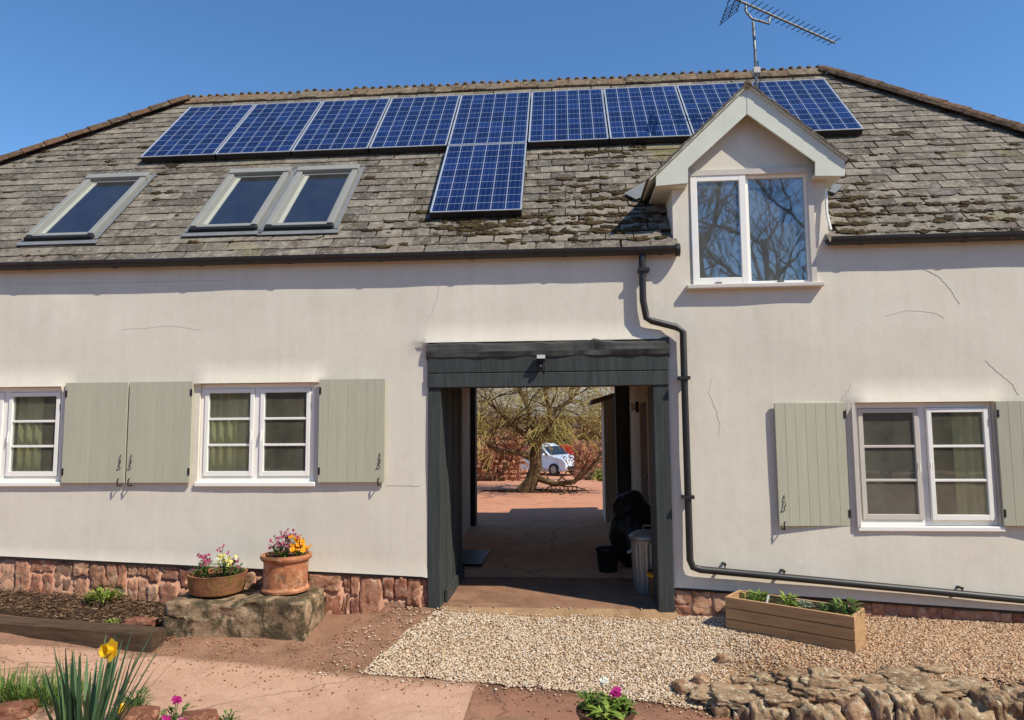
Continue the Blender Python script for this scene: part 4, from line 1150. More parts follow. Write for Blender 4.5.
# red rubble bank wall across the courtyard
def rubble(name, x0, x1, y, z0, z1, label, mat, s=.28, depth=.4):
    root = thing(name, label, 'wall', ((x0+x1)/2, y, z0)); m = MB(); c = (x0+x1)/2
    m.box(x0-c, 0, -.2, x1-c, depth, z1-z0-.05, 1); z = 0; sd = 0
    while z < z1-z0:
        h = s*rn.uniform(.6, 1.0); x = x0
        while x < x1:
            w = s*rn.uniform(.8, 2.0); sd += 1
            m.rock((x+w/2-c, 0.02, z+h/2), (w/2, .12, h/2), sd*.61, .15, 1, .75, rotz=0); x += w
        z += h
    m.build('stones', [mat, M['mortar']], root); return root
rubble('stone_wall', -12, F(519, 460, 17)[0], 17, -.5, FZ(500, 437, 17), 'red rubble wall with scrub on top, left of the courtyard tree', M['plinth'], .2, .6)
scrub('bush', (F(490, 430, 17.6)[0], 17.6, FZ(490, 440, 17.6)), (1.2, .5, 1.3), 900, M['scrub'], 'brown winter bush on the red wall at the left of the rear view', 'bush', rn, .16, twiggy=True)
scrub('bush', (F(512, 430, 18.2)[0], 18.2, FZ(512, 442, 18.2)), (.8, .5, 1.2), 700, M['twig'], 'yellowish bush behind the red wall, directly left of the tree trunk', 'bush', rn, .15, twiggy=True)
rubble('stone_wall', F(574, 460, 24)[0], 9, 24, -.8, FZ(590, 445, 24), 'red stone bank right of the parked car beyond the passage', M['plinth'], .4, .6)
scrub('bush', (F(592, 448, 24.5)[0], 24.5, FZ(590, 455, 24.5)), (1.1, .6, 1.7), 900, M['scrub'], 'brown bush growing on the red bank at the right of the parked car', 'bush', rn, .2)
scrub('bush', (F(601, 475, 16)[0], 16, gh(0, 16)), (.35, .35, .5), 300, M['lime'], 'small green shrub low at the right edge of the rear opening', 'bush', rn, .1)
scrub('evergreen_bush', (F(561, 430, 36)[0], 36, gh(0, 36)), (1.0, 1.0, 3.0), 1500, M['evergreen'], 'dark evergreen bush behind the parked car', 'bush', rn, .22)
scrub('bush', (F(494, 470, 16.4)[0], 16.4, gh(0, 16.4)), (1.5, .4, 1.5), 1500, M['deadleaf'], 'russet bank of dead bracken in front of the red wall', 'bush', rn, .12)
scrub('bush', (F(588, 470, 20)[0], 20, gh(0, 20)), (.8, .4, 1.2), 800, M['deadleaf'], 'russet bush between the parked car and the outbuilding', 'bush', rn, .13)
# barn far back
r_ = thing('barn', 'pinkish stone barn with a grey slate roof far behind the tree', 'barn', (0, 47, -.6))
m = MB(); m.box(-9, 0, -.5, 3.2, 6, 3.0); m.build('wall', M['plinth'], r_)
m = MB(); m.add([(-9.4, -.4, 2.8), (3.6, -.4, 2.8), (3.6, 3, 6.2), (-9.4, 3, 6.2), (3.6, 6.4, 2.8), (-9.4, 6.4, 2.8)], [(0, 1, 2, 3), (3, 2, 4, 5), (0, 3, 5), (1, 4, 2)]); m.build('roof', M['slateback'], r_)
m = MB(); m.box(-2.0, -.03, -.3, -.2, .02, 2.1); m.build('door', M['door'], r_)
for i, (px_, yy, s_, mt, lb) in enumerate(((486, 40, 3.0, 'scrub', 'tall brown winter tree at the left behind the red wall'), (556, 42, 2.4, 'twig', 'yellow green tree in front of the barn roof'), (596, 40, 3.0, 'twig', 'olive tree at the right behind the parked car'))):
    scrub('winter_tree', (F(px_, 440, yy)[0], yy, gh(0, yy)), (s_*.6, s_*.6, s_*2.0), 2200, M[mt], lb, 'tree', rn, .30, twiggy=True)
# a low row of wooden stakes below the tree
r_ = thing('stake_edging', 'low row of small wooden stakes beside the tree foot', 'edging', (F(560, 487, 11.0)[0], 11.0, gh(0, 11)))
m = MB()
for k in range(9):
    q = m; x = -.42+k*.105; q.box(x-.015, -.015, -.05, x+.015, .015, .17+.02*(k % 3))
m.build('stakes', M['bark'], r_); m = MB(); m.box(-.47, .017, .06, .47, .03, .085); m.build('rail', M['bark'], r_)
o = MB(); o.rock((0, 0, 0), (1.5, .35, .10), 8, .2, 3, 0, rotz=.05); q = o.build('soil_mound', M['compost'], smooth=True, loc=(F(520, 492, 11.3)[0]+.3, 11.4, gh(0, 11.3)+.0)); tag(q, 'dark low mound of soil round the foot of the gnarled tree', 'mound', kind='structure')

# ---- parked car, three quarter view of the front half
def car():
    Y = 31.; cx, cz = F(556, 474, Y)
    root = thing('parked_car', 'pale silver car with dark windscreen parked beyond the courtyard', 'car', (cx-.62, Y, gh(0, Y)+.06), R(-38))
    dz = cz-(gh(0, Y)+.06)
    root.location.z += dz
    prof = [(-2.1, .28), (-2.15, .75), (-2.05, 1.0), (-1.75, 1.55), (-1.3, 1.66), (.15, 1.64), (.45, 1.5), (1.05, 1.06), (1.95, .88), (2.12, .72), (2.15, .32), (1.8, .25)]
    def body(w0, pr, name, mat, par, inset=0.1):
        m = MB(); n = len(pr); secs = []
        for yy, k in ((-w0, 1-inset*1.0), (-w0*.92, 1), (w0*.92, 1), (w0, 1-inset)):
            secs.append([(x*(.985 if k < 1 else 1), yy*(1-(.16*max(0, (z-.95)/.7))), .25+(z-.25)*(.97 if k < 1 else 1)) for x, z in pr])
        vs = [v for s_ in secs for v in s_]
        fs = [(i*n+k, i*n+(k+1) % n, (i+1)*n+(k+1) % n, (i+1)*n+k) for i in range(3) for k in range(n)]+[tuple(range(n))[::-1], tuple(3*n+k for k in range(n))]
        m.add(vs, fs); return m.build(name, mat, par)
    b = body(.86, prof, 'body', M['carpaint'], root)
    m = MB()
    for sy in (-1, 1):
        yb, yt = .865*sy, .775*sy
        for xs_ in (((.30, 1.52), (.92, 1.06), (-.35, 1.06), (-.35, 1.55)), ((-.45, 1.55), (-.45, 1.06), (-1.55, 1.06), (-1.45, 1.5))):
            m.add([(x, (yb+(yt-yb)*(z-.95)/.7)+.006*sy, z) for x, z in xs_], [(0, 1, 2, 3)])
    m.build('side_window', M['carglass'], root)
    m = MB(); m.add([(.50, -.66, 1.485), (.50, .66, 1.485), (1.06, .74, 1.085), (1.06, -.74, 1.085)], [(0, 1, 2, 3)]); o_ = m.build('windscreen', M['carglass'], root); o_.location = (.02, 0, .012)
    for x in (-1.3, 1.35):
        for sy in (-1, 1):
            m = MB(); m.tube([(x, sy*.70, .32), (x, sy*.885, .32)], .33, 20); w_ = m.build('wheel', M['rubber'], root)
            m = MB(); m.tube([(x, sy*.80, .32), (x, sy*.895, .32)], .19, 14); m.build('rim', M['zinc'], w_)
    for sy in (-.62, .62):
        m = MB(); m.rock((2.05, sy, .72), (.10, .17, .09), 2, 0, 2, .4, rotz=0); m.build('headlight', M['lampglass'], root, smooth=True)
    m = MB(); m.box(2.10, -.7, .34, 2.19, .7, .52); m.build('bumper', M['plastic'], root)
    m = MB(); m.rock((.72, -.95, 1.08), (.08, .10, .08), 4, 0, 2, .3, rotz=0); m.build('mirror', M['carpaint'], root, smooth=True)
car()
Y = 33.
x, z = F(568, 456, Y)
r_ = thing('red_barrow', 'small red wheelbarrow tipped up beyond the parked car', 'wheelbarrow', (x, Y, z-.2))
m = MB(); m.add([(-.45, -.3, .2), (.45, -.3, .2), (.45, .3, .2), (-.45, .3, .2), (-.5, -.4, .85), (.5, -.4, .8), (.5, .4, .8), (-.5, .4, .85)], [(0, 1, 2, 3)[::-1], (0, 1, 5, 4), (1, 2, 6, 5), (2, 3, 7, 6), (3, 0, 4, 7), (4, 5, 6, 7)]); m.build('tray', M['red'], r_, bevel=.03)
m = MB(); m.tube([(.3, -.05, .1), (.3, .05, .1)], .2, 14); m.build('wheel', M['rubber'], r_)
m = MB(); m.tube([(-.3, -.3, .1), (-.5, -.35, -.5)], .03, 6); m.tube([(-.3, .3, .1), (-.5, .35, -.5)], .03, 6); m.build('leg', M['zinc'], r_)

# ------------------------------------------------------------------ foreground
# stone mounting block with two pots on it
def block():
    xa, xb = GP(157, 650, -.28)[0]-.06, F(313, 606, -.68)[0]-.10
    z1 = .14; zb = -.42
    root_c = ((xa+xb)/2, -.345, 0)
    import bmesh
    bm = bmesh.new(); bmesh.ops.create_cube(bm, size=1)
    bmesh.ops.subdivide_edges(bm, edges=bm.edges[:], cuts=22, use_grid_fill=True)
    for v in bm.verts:
        x, y, z = v.co; X = x*(xb-xa); Yv = y*.53; Z = zb+(z+.5)*(z1-zb)
        top = max(0, (z-.3)/.2)
        p = Vector((X*2.2, Yv*2.2, Z*2.2))
        n = .022*mnoise.noise(p)+.014*mnoise.noise(p*3.1)+.010*mnoise.noise(p*8)
        edge = max(abs(x), abs(y))
        Z += n*1.0-(.02*max(0, edge-.42)/.08 if z > .45 else 0)
        X *= 1+.02*mnoise.noise(Vector((Yv*4, Z*6, 3)))-.04*max(0, z); Yv += n*(1 if y < 0 else -1)
        # two slabs on top: the left one lower
        if z > .2 and X < .10: Z -= .035*min(1, (.10-X)/.04)
        v.co = (X, Yv, Z)
    me = bpy.data.meshes.new('stone_block'); bm.to_mesh(me); bm.free(); me.materials.append(M['step'])
    for p in me.polygons: p.use_smooth = True
    o = bpy.data.objects.new('stone_block', me); COL.objects.link(o); o.location = root_c
    tag(o, 'weathered mossy stone block against the wall under two flower pots', 'stone block')
    return xa, xb
block()

def flower(m_leafs, m_pet, root_list): pass
def plant(name, loc, label, cat, leaves, flowers, rn, group=None, leafmat='green', stem_h=.12, lw=.03, ll=.09, spread=.08, nl=40):
    """leafy plant: stems with many leaves; flowers = [(material, count, size, height, dx, dy, spread)]"""
    root = thing(name, label, cat, loc, rn.uniform(0, 6), group); root.rotation_euler = (0, 0, 0)
    m = MB()
    for k in range(nl):
        a = rn.uniform(0, 6.28); rr = spread*math.sqrt(rn.random()); h = stem_h*rn.uniform(.05, .9)
        p = (rr*math.cos(a), rr*math.sin(a), h)
        m.leaf(p, (math.cos(a)*.9+rn.uniform(-.4, .4), math.sin(a)*.9+rn.uniform(-.4, .4), rn.uniform(.2, 1.1)), ll*rn.uniform(.6, 1.2), lw*rn.uniform(.7, 1.2), .35, 3)
    for k in range(max(5, nl//6)):
        a = rn.uniform(0, 6.28); rr = spread*.7*math.sqrt(rn.random()); m.tube([(rr*.4*math.cos(a), rr*.4*math.sin(a), -.01), (rr*math.cos(a), rr*math.sin(a), stem_h*.85)], .003, 4, cap=False)
    m.build('leaves', M[leafmat], root)
    for (mt, n, sz, h0, h1, dx, dy, spd) in flowers:
        f = MB(); many = spd > .02
        for k in range(n):
            if many: f = MB()
            c = Vector((dx+rn.gauss(0, spd), dy+rn.gauss(0, spd), rn.uniform(h0, h1)))
            nrm = Vector((rn.uniform(-.6, .6), -rn.uniform(.2, 1), rn.uniform(.2, 1))).normalized(); a = nrm.orthogonal().normalized(); b = nrm.cross(a)
            for q in range(6):
                t = q*PI/3+rn.uniform(-.2, .2); d = a*math.cos(t)+b*math.sin(t)
                f.leaf(c, d+nrm*.25, sz*rn.uniform(.45, .6), sz*.5, .0, 2, side=nrm.cross(d))
            f.rock(c+nrm*sz*.08, (sz*.16,)*3, k, .1, 1, 0)
            if many: f.build('flower', M[mt], root)
        if not many: f.build('flower', M[mt], root)
        s_ = MB()
        if h1 > stem_h:
            for k in range(max(1, n//5)):
                s_.tube([(dx*.4, dy*.4, .0), (dx+rn.gauss(0, spd*.7), dy+rn.gauss(0, spd*.7), h1*.95)], .0028, 4, cap=False)
            s_.build('stem', M['green'], root)
    return root
rn = random.Random(31)
# shallow mossy bowl
cx = F(218, 590, -.30)[0]
r_ = thing('terracotta_bowl', 'shallow mossy terracotta bowl on the left of the stone block', 'plant pot', (cx, -.31, .118))
m = MB(); m.lathe([(.21, 0), (.245, .02), (.258, .07), (.265, .13), (.27, .175), (.274, .19), (.25, .19), (.245, .14), (.0, .135)], n=40, wob=.03); m.build('pot', M['terramoss'], r_, smooth=False)
m = MB(); m.lathe([(.243, .138), (.15, .155), (0, .16)], wob=.1); m.build('compost', M['compost'], r_)
plant('flower_plant', (cx-.12, -.34, .268), 'clump of pink stocks at the left in the shallow bowl', 'flowers', 0, [('pink', 26, .036, .08, .22, .0, -.01, .038)], rn, None, 'green', .13, .022, .09, .09, 60)
plant('flower_plant', (cx+.07, -.33, .268), 'pale yellow and white flowers in the middle of the shallow bowl', 'flowers', 0, [('paleyellow', 26, .036, .08, .22, .02, -.02, .045), ('pink', 7, .03, .18, .30, -.02, .02, .03), ('whitep', 8, .028, .1, .22, .0, -.03, .05)], rn, None, 'green', .15, .022, .09, .10, 60)
plant('flower_plant', (cx+.18, -.30, .268), 'dark red flowers at the right rim of the shallow bowl', 'flowers', 0, [('pink', 12, .032, .07, .17, .0, -.02, .035)], rn, None, 'green', .10, .02, .07, .06, 30)
# taller pot
cx = F(286, 590, -.28)[0]
r_ = thing('terracotta_pot', 'tall round terracotta pot with a rolled rim on the right of the stone block', 'plant pot', (cx, -.29, .138))
m = MB(); m.lathe([(.205, 0), (.222, .01), (.225, .03), (.208, .05), (.205, .15), (.208, .27), (.215, .29), (.235, .305), (.242, .325), (.236, .345), (.215, .35), (.2, .335), (.195, .30), (0, .30)], n=44, wob=.015); m.build('pot', M['terracotta'], r_, smooth=False)
m = MB(); m.lathe([(.197, .31), (.1, .325), (0, .33)], wob=.1); m.build('compost', M['compost'], r_)
plant('flower_plant', (cx-.02, -.31, .448), 'lilac pink stocks in the tall terracotta pot', 'flowers', 0, [('pink', 46, .038, .07, .23, .02, -.02, .06), ('pink', 10, .034, .18, .27, .03, 0, .03), ('pink', 10, .034, .10, .19, -.09, 0, .03)], rn, None, 'green', .13, .022, .09, .11, 70)
plant('flower_plant', (cx+.12, -.32, .448), 'orange yellow pansies at the right in the tall terracotta pot', 'flowers', 0, [('orange', 24, .055, .08, .21, .02, -.02, .04)], rn, None, 'green', .10, .022, .07, .06, 35)

# railway sleeper edging the bed
a = Vector((-7.6, -.72, 0)); ex_, ey_ = GP(149, 642, -.2)
b = Vector((ex_, ey_+.05, 0))
def sleeper():
    za = -.16; 
    p = Vector((-7.9, yedge(-7.9)+.10, zpath(-7.9)+.10)); q = Vector((F(148, 640, -.95)[0], yedge(-3.9)+.10, zpath(-3.9)+.08))
    m = MB(); n = 40; vs = []; d = (q-p); s_ = d.cross(Vector((0, 0, 1))).normalized()
    for i in range(n+1):
        c = p+d*(i/n); w = .10; h = .085
        for k, (u, v) in enumerate(((-1, -1), (1, -1), (1, .75), (.8, 1), (-.8, 1), (-1, .8))):
            j = .012*mnoise.noise(Vector((i*.35, k*3.3, 0)))+.006*mnoise.noise(Vector((i*1.1, k*2, 7)))
            vs.append(c+s_*(u*w+j)+Vector((0, 0, v*h+j)))
    m.add(vs, [(i*6+k, i*6+(k+1) % 6, (i+1)*6+(k+1) % 6, (i+1)*6+k) for i in range(n) for k in range(6)]+[tuple(range(6))[::-1], tuple(n*6+k for k in range(6))])
    o = m.build('timber_sleeper', M['sleeper']); tag(o, 'dark old timber sleeper edging the bark covered bed', 'timber')
sleeper()
# bark mulch
m = MB(); rn = random.Random(12)
o = sheet('bed_soil', list(np.arange(-8.2, -3.6, .12)), list(np.arange(-.75, .01, .06)), gh, M['compost'], .006, lambda x, y: y > yedge(x)+.2); tag(o, 'dark soil of the bed under the left window', 'soil', kind='structure')
for k in range(16000):
    x = rn.uniform(-8.0, -3.75); y = rn.uniform(-.78, -.02)
    if y < yedge(x)+.22: continue
    z = gh(x, y)+.012+rn.random()*.02; a_ = rn.uniform(0, 6.28)
    m.leaf((x, y, z), (math.cos(a_), math.sin(a_), rn.uniform(-.3, .4)), rn.uniform(.02, .06), rn.uniform(.012, .03), 0, 1, side=(rn.uniform(-1, 1), rn.uniform(-1, 1), rn.uniform(-.3, .3)))
o = m.build('bark_mulch', M['mulch']); tag(o, 'brown bark chippings covering the bed under the left window', 'mulch', kind='stuff')
# plants in the bed
def bed(px_, py_, lb, **k):
    x, y = GP(px_, py_, -.12); return plant('leafy_plant', (x, y, gh(x, y)+.01), lb, 'plant', 0, [], rn, None, **k)
bed(104, 610, 'bright green feathery plant in the bark bed, the larger left clump', leafmat='lime', stem_h=.10, lw=.018, ll=.10, spread=.15, nl=170)
bed(124, 604, 'bright green plant in the bark bed next to the larger clump, nearer the wall', leafmat='lime', stem_h=.12, lw=.02, ll=.10, spread=.11, nl=110)
bed(146, 603, 'small green plant in the bark bed close to the stone block', leafmat='green', stem_h=.08, lw=.02, ll=.08, spread=.07, nl=50)
bed(113, 622, 'tiny light green seedling at the sleeper edge of the bark bed', leafmat='lime', stem_h=.05, lw=.018, ll=.06, spread=.05, nl=30)
x, y = GP(-4, 590, -.05)
m_ = plant('lavender_bush', (x, y, gh(x, y)), 'grey green lavender bush at the left edge against the plinth', 'bush', 0, [], rn, None, leafmat='greyleaf', stem_h=.30, lw=.012, ll=.13, spread=.16, nl=260)
o = MB(); o.rock((0, 0, 0), (.18, .09, .05), 3.3, .15, 3, .5, rotz=.1); q = o.build('edging_stone', M['redrock'], smooth=True, loc=(*GP(140, 625, -.14), -.12)); tag(q, 'flat reddish stone lying at the right end of the bark bed', 'stone')

m = MB(); rn = random.Random(44)
for k in range(4200):
    x = rn.uniform(-3.7, -1.25); y = rn.uniform(yedge(x)-.02, -.02)
    if -3.5 < x < -2.15 and y > -.6: continue
    if rn.random() > .25+.75*max(0, mnoise.noise(Vector((x*2.5, y*2.5, 4)))+.35): continue
    r_ = rn.choice((.003, .004, .004, .005, .006, .008, .012)); vs, fs = ICO[0]
    m.add([(x+v[0]*r_*rn.uniform(.7, 1.3), y+v[1]*r_*rn.uniform(.7, 1.3), gh(x, y)+r_*.35+v[2]*r_*.7) for v in vs], fs)
o = m.build('soil_crumbs', M['crumb']); tag(o, 'crumbs of reddish earth and grit lying round the stone block', 'soil', kind='stuff')
m = MB(); rn = random.Random(46)
for k in range(1500):
    x = rn.uniform(-5.6, 2.2); y = yedge(x)-abs(rn.gauss(0, .22)) if rn.random() < .6 else rn.uniform(yfront(x), yedge(x))
    r_ = rn.choice((.003, .004, .005, .007, .010)); vs, fs = ICO[0]
    m.add([(x+v[0]*r_*rn.uniform(.7, 1.3), y+v[1]*r_*rn.uniform(.7, 1.3), pathz(x, y)+r_*.4+v[2]*r_*.7) for v in vs], fs)
o = m.build('path_grit', M['crumb']); tag(o, 'loose grit strewn over the concrete path', 'grit', kind='stuff')
# ---- gravel: thousands of small stones
def gravel_pts():
    rn = np.random.default_rng(3); P = []
    def edge_left(y): # left boundary of the gravel towards the soil
        return np.interp(y, [-1.6, -1.3, -.9, -.5, -.15], [-1.62, -1.72, -1.62, -1.50, -1.30])
    N = 130000
    x = rn.uniform(-2.1, 6.2, N); y = rn.uniform(-2.0, -.015, N)
    for a, b in zip(x, y):
        ye = yedge(a); d1 = b-(ye+.01); nz = .06*mnoise.noise(Vector((a*4, b*4, 0)))
        if a < 1.25:
            dens = 1.0 if (a > edge_left(b)+nz and d1 > nz*.6-.02) else (.035 if (a > edge_left(b)-.5+nz and d1 > -.15) else 0)
        else:
            back = -1.42+.1*math.sin(a*2.1)+nz
            dens = .92 if b > back else (.5 if b > -1.72 else 0)
            if a > 1.25 and a < 2.0 and b < -1.0: dens *= .45
        if b > -.13 and -1.45 < a < 1.0: dens *= .12
        if rn.random() < dens: P.append((a, b))
    return P
GPTS = gravel_pts()
def gravel(GPTS, mat, label):
    rn = np.random.default_rng(8); base = np.array([(1, 0, 0), (-1, 0, 0), (0, 1, 0), (0, -1, 0), (0, 0, 1), (0, 0, -1), (.6, .6, .5), (-.6, -.5, .55)], float)
    base = np.array([(1, .1, -.1), (.3, 1, 0), (-.9, .5, .1), (-.6, -.8, -.1), (.5, -.9, .1), (.25, .2, .9), (-.35, -.15, .85), (0, 0, -.8)])
    faces = np.array([(0, 1, 5), (1, 2, 6), (1, 6, 5), (2, 3, 6), (3, 4, 6), (4, 5, 6), (4, 0, 5), (1, 0, 7), (2, 1, 7), (3, 2, 7), (4, 3, 7), (0, 4, 7)])
    n = len(GPTS); V = np.zeros((n, 8, 3)); 
    for i, (x, y) in enumerate(GPTS):
        r = rn.uniform(.005, .0125); a = rn.uniform(0, 6.28); t = rn.uniform(-.6, .6)
        q = base*(1+rn.uniform(-.25, .25, (8, 3)))*np.array([r*rn.uniform(1, 1.5), r, r*rn.uniform(.5, .9)])
        ca, sa, ct, st = math.cos(a), math.sin(a), math.cos(t), math.sin(t)
        q = q@np.array([[1, 0, 0], [0, ct, -st], [0, st, ct]]).T@np.array([[ca, -sa, 0], [sa, ca, 0], [0, 0, 1]]).T
        V[i] = q+np.array([x, y, gh(x, y)+.010+rn.uniform(0, .007)])
    Fc = (faces[None]+(np.arange(n)*8)[:, None, None]).reshape(-1, 3)
    me = bpy.data.meshes.new('gravel'); me.vertices.add(n*8); me.vertices.foreach_set('co', V.reshape(-1))
    me.loops.add(len(Fc)*3); me.loops.foreach_set('vertex_index', Fc.reshape(-1)); me.polygons.add(len(Fc))
    me.polygons.foreach_set('loop_start', np.arange(len(Fc))*3); me.polygons.foreach_set('loop_total', np.full(len(Fc), 3)); me.update(calc_edges=True)
    me.materials.append(mat); o = bpy.data.objects.new('gravel', me); COL.objects.link(o)
    tag(o, label, 'gravel', kind='stuff')
_l = []; _r = []
for a, b in GPTS: (_r if a+.35*mnoise.noise(Vector((a*3, b*3, 8)))+random.uniform(-.25, .25) > 1.35+.5*(b+1) else _l).append((a, b))
gravel(_l, M['gravel'], 'pale beige gravel spread in front of the passage')
gravel(_r, M['gravel2'], 'browner gravel along the right wall behind the rock edging')
xs = list(np.arange(-1.9, 6.2, .09)); ys = list(np.arange(-1.75, .02, .06))
def keepg(x, y):
    if x < 1.25: return x > np.interp(y, [-1.6, -1.3, -.9, -.5, -.15], [-1.62, -1.72, -1.62, -1.50, -1.30])+.06 and y > yedge(x)+.05
    return y > -1.40
o = sheet('gravel_bed', xs, ys, gh, M['gravelbase'], .009, keepg); tag(o, 'sandy bedding under the gravel', 'ground', kind='structure')

# ---- rock retaining wall on the right
def rockwall():
    rn = random.Random(14); root = thing('rock_wall', 'low retaining wall of weathered lichen spotted rocks along the gravel', 'wall', (3.2, -1.6, -.3))
    m = MB(); sd = 0
    def top(x): return zwall(x)-.06
    x = 1.02
    while x < 6.0:                                            # upright face stones
        w = rn.uniform(.10, .24); k = min(1, max(0, (x-1.0)/1.0)); t = top(x)+.045-.13*(1-k)+rn.uniform(-.03, .02)
        yy = max(-1.82, yedge(x)+.02)-.01*k+rn.uniform(-.03, .03)
        lo = -.66; 
        if rn.random() < .45 and k > .3:                      # a stone cut in two courses
            zc = lo+(t-lo)*rn.uniform(.45, .62)
            for a, b in ((lo, zc), (zc, t)):
                sd += 1; m.rock((x+w/2-3.2, yy+1.6+rn.uniform(-.02, .02), (a+b)/2+.3), (w/2*1.2, .15, (b-a)/2*1.12), sd*.73, .24, 3, .85, rotz=rn.uniform(-.15, .15))
        else:
            sd += 1; m.rock((x+w/2-3.2, yy+1.6, (t+lo)/2+.3), (w/2*1.22, .15, (t-lo)/2), sd*.73, .24, 3, .85, rotz=rn.uniform(-.15, .15))
        x += w*.92
    for k in range(110):                                      # flat capping slabs, shelving back under the gravel
        x = rn.uniform(1.2, 5.8) if k > 50 else rn.uniform(1.05, 2.9); y = rn.uniform(max(-1.74, yedge(x)+.03), -1.30 if x < 2.9 else -1.5); y = max(y, -1.63) if x > 1.9 else y; w = rn.uniform(.06, .17); sd += 1
        q = min(1, max(0, (x-1.05)/.8))
        m.rock((x-3.2, y+1.6, top(x)-.10+.10*q+.04*(y+1.55)+rn.uniform(-.02, .012)+.3), (w, w*rn.uniform(.5, .85), rn.uniform(.022, .04)), sd*.73, .26, 3, .82, rotz=rn.uniform(-.5, .5))
    for k in range(30):
        x = rn.uniform(1.2, 1.9); y = rn.uniform(-1.74, -1.25); w = rn.uniform(.025, .065); sd += 1
        m.rock((x-3.2, y+1.6, gh(x, y)+.01+.3), (w, w*rn.uniform(.6, .9), w*.5), sd*.73, .24, 3, .75, rotz=rn.uniform(0, 3))
    m.build('rocks', M['rock'], root, smooth=True)
    m = MB(); m.add([(1.5-3.2, -.12, -.40), (3.0, -.2, -.40), (3.0, .12, -.0), (1.5-3.2, .12, -.06)], [(0, 1, 2, 3)]); m.build('earth_fill', M['soil'], root)
rockwall()
# loose stones at the gravel edge
for i, (px_, py_, s_, lb) in enumerate(((682, 692, .075, 'rounded brown stone at the left foot of the rock wall'), (700, 686, .06, 'squarish brown stone beside the rounded one at the foot of the rock wall'), (724, 672, .06, 'dark upright stone sliver at the left end of the rock wall'))):
    x, y = GP(px_, py_, -.33); m = MB(); m.rock((0, 0, 0), (s_*1.1, s_*.8, s_*.8), 40+i*3.1, .15, 3, .5); q = m.build('loose_stone', M['rock'], smooth=True, loc=(x, y, gh(x, y)+s_*.4)); tag(q, lb, 'stone', 'loose stones by the rock wall')

# ---- long wooden planter on the gravel
def planter():
    zg = -.14
    a = GP(726, 628, zg); b = GP(856, 652, zg); c = GP(863, 636, zg-.0)
    a = Vector((*a, zg)); b = Vector((*b, zg)); d = b-a; L_ = d.length; ang = math.atan2(d.y, d.x)
    W_ = .34; H_ = .29; t = .024
    z0 = min(gh(a.x, a.y), gh(b.x, b.y))+.012
    root = thing('wooden_planter', 'long pale timber plank planter standing on the gravel at the right', 'planter', (a.x, a.y, z0+.0), ang)
    pl_ = root
    m = MB(); h = (H_-.012)/3
    for k in range(3): m.box(0, 0, k*(h+.006), L_, t, k*(h+.006)+h)
    m.build('front_boards', M['planter'], root, bevel=.004)
    m = MB()
    for k in range(3): m.box(0, W_-t, k*(h+.006), L_, W_, k*(h+.006)+h)
    m.build('back_boards', M['planter'], root, bevel=.004)
    for x in (.002, L_-t-.002):
        m = MB(); m.box(x, t+.001, .0, x+t, W_-t-.001, H_+.004); m.build('end_board', M['planter'], root, bevel=.004)
    m = MB()
    for x in (t+.004, L_-t-.054):
        for y in (t+.002, W_-t-.046): m.box(x, y, 0, x+.045, y+.045, H_-.01)
    m.build('corner_post', M['planter'], root)
    m = MB(); n = 16; vs = []
    for i in range(n+1):
        for j in range(5): vs.append((t+(L_-2*t)*i/n, t+(W_-2*t)*j/4, H_-.06+.02*mnoise.noise(Vector((i*.7, j*.9, 2)))))
    m.add(vs, [(i*5+j, (i+1)*5+j, (i+1)*5+j+1, i*5+j+1) for i in range(n) for j in range(4)]); m.build('compost', M['compost'], root, smooth=True)
    mw = Matrix.Translation((a.x, a.y, z0)) @ Matrix.Rotation(ang, 4, 'Z'); rn = random.Random(8)
    for (u, lb, k) in ((.20, 'bright green leafy herb at the left end of the wooden planter', dict(leafmat='grass', stem_h=.09, spread=.09, nl=90, lw=.022, ll=.08)), (.47, 'tallest pale green seedling in the middle of the wooden planter', dict(leafmat='lime', stem_h=.12, spread=.07, nl=50, lw=.03, ll=.07)),
                       (.60, 'whitish leaved seedling right of the middle of the wooden planter', dict(leafmat='greyleaf', stem_h=.07, spread=.06, nl=40, lw=.03, ll=.06)), (.78, 'small green plant three quarters along the wooden planter', dict(leafmat='green', stem_h=.08, spread=.06, nl=45, lw=.03, ll=.07)), (.91, 'bushy green plant at the right end of the wooden planter', dict(leafmat='green', stem_h=.13, spread=.09, nl=80, lw=.03, ll=.08))):
        p = mw @ Vector((u*L_, W_*.5, H_-.055)); plant('seedling', p, lb, 'plant', 0, [], rn, 'plants in the wooden planter', **k)
    for (u, lb) in ((.30, 'white plant label stuck upright near the left end of the planter'), (.955, 'white plant label leaning at the right end of the planter')):
        p = mw @ Vector((u*L_, W_*.3, H_-.06)); m = MB(); m.bar((0, 0, -.03), (.035 if u < .5 else .06, 0, .10 if u < .5 else .06), .018, .002, (0, 1, 0)); q = m.build('plant_label', M['white'], loc=p); tag(q, lb, 'plant label', 'plant labels in the planter')
planter()

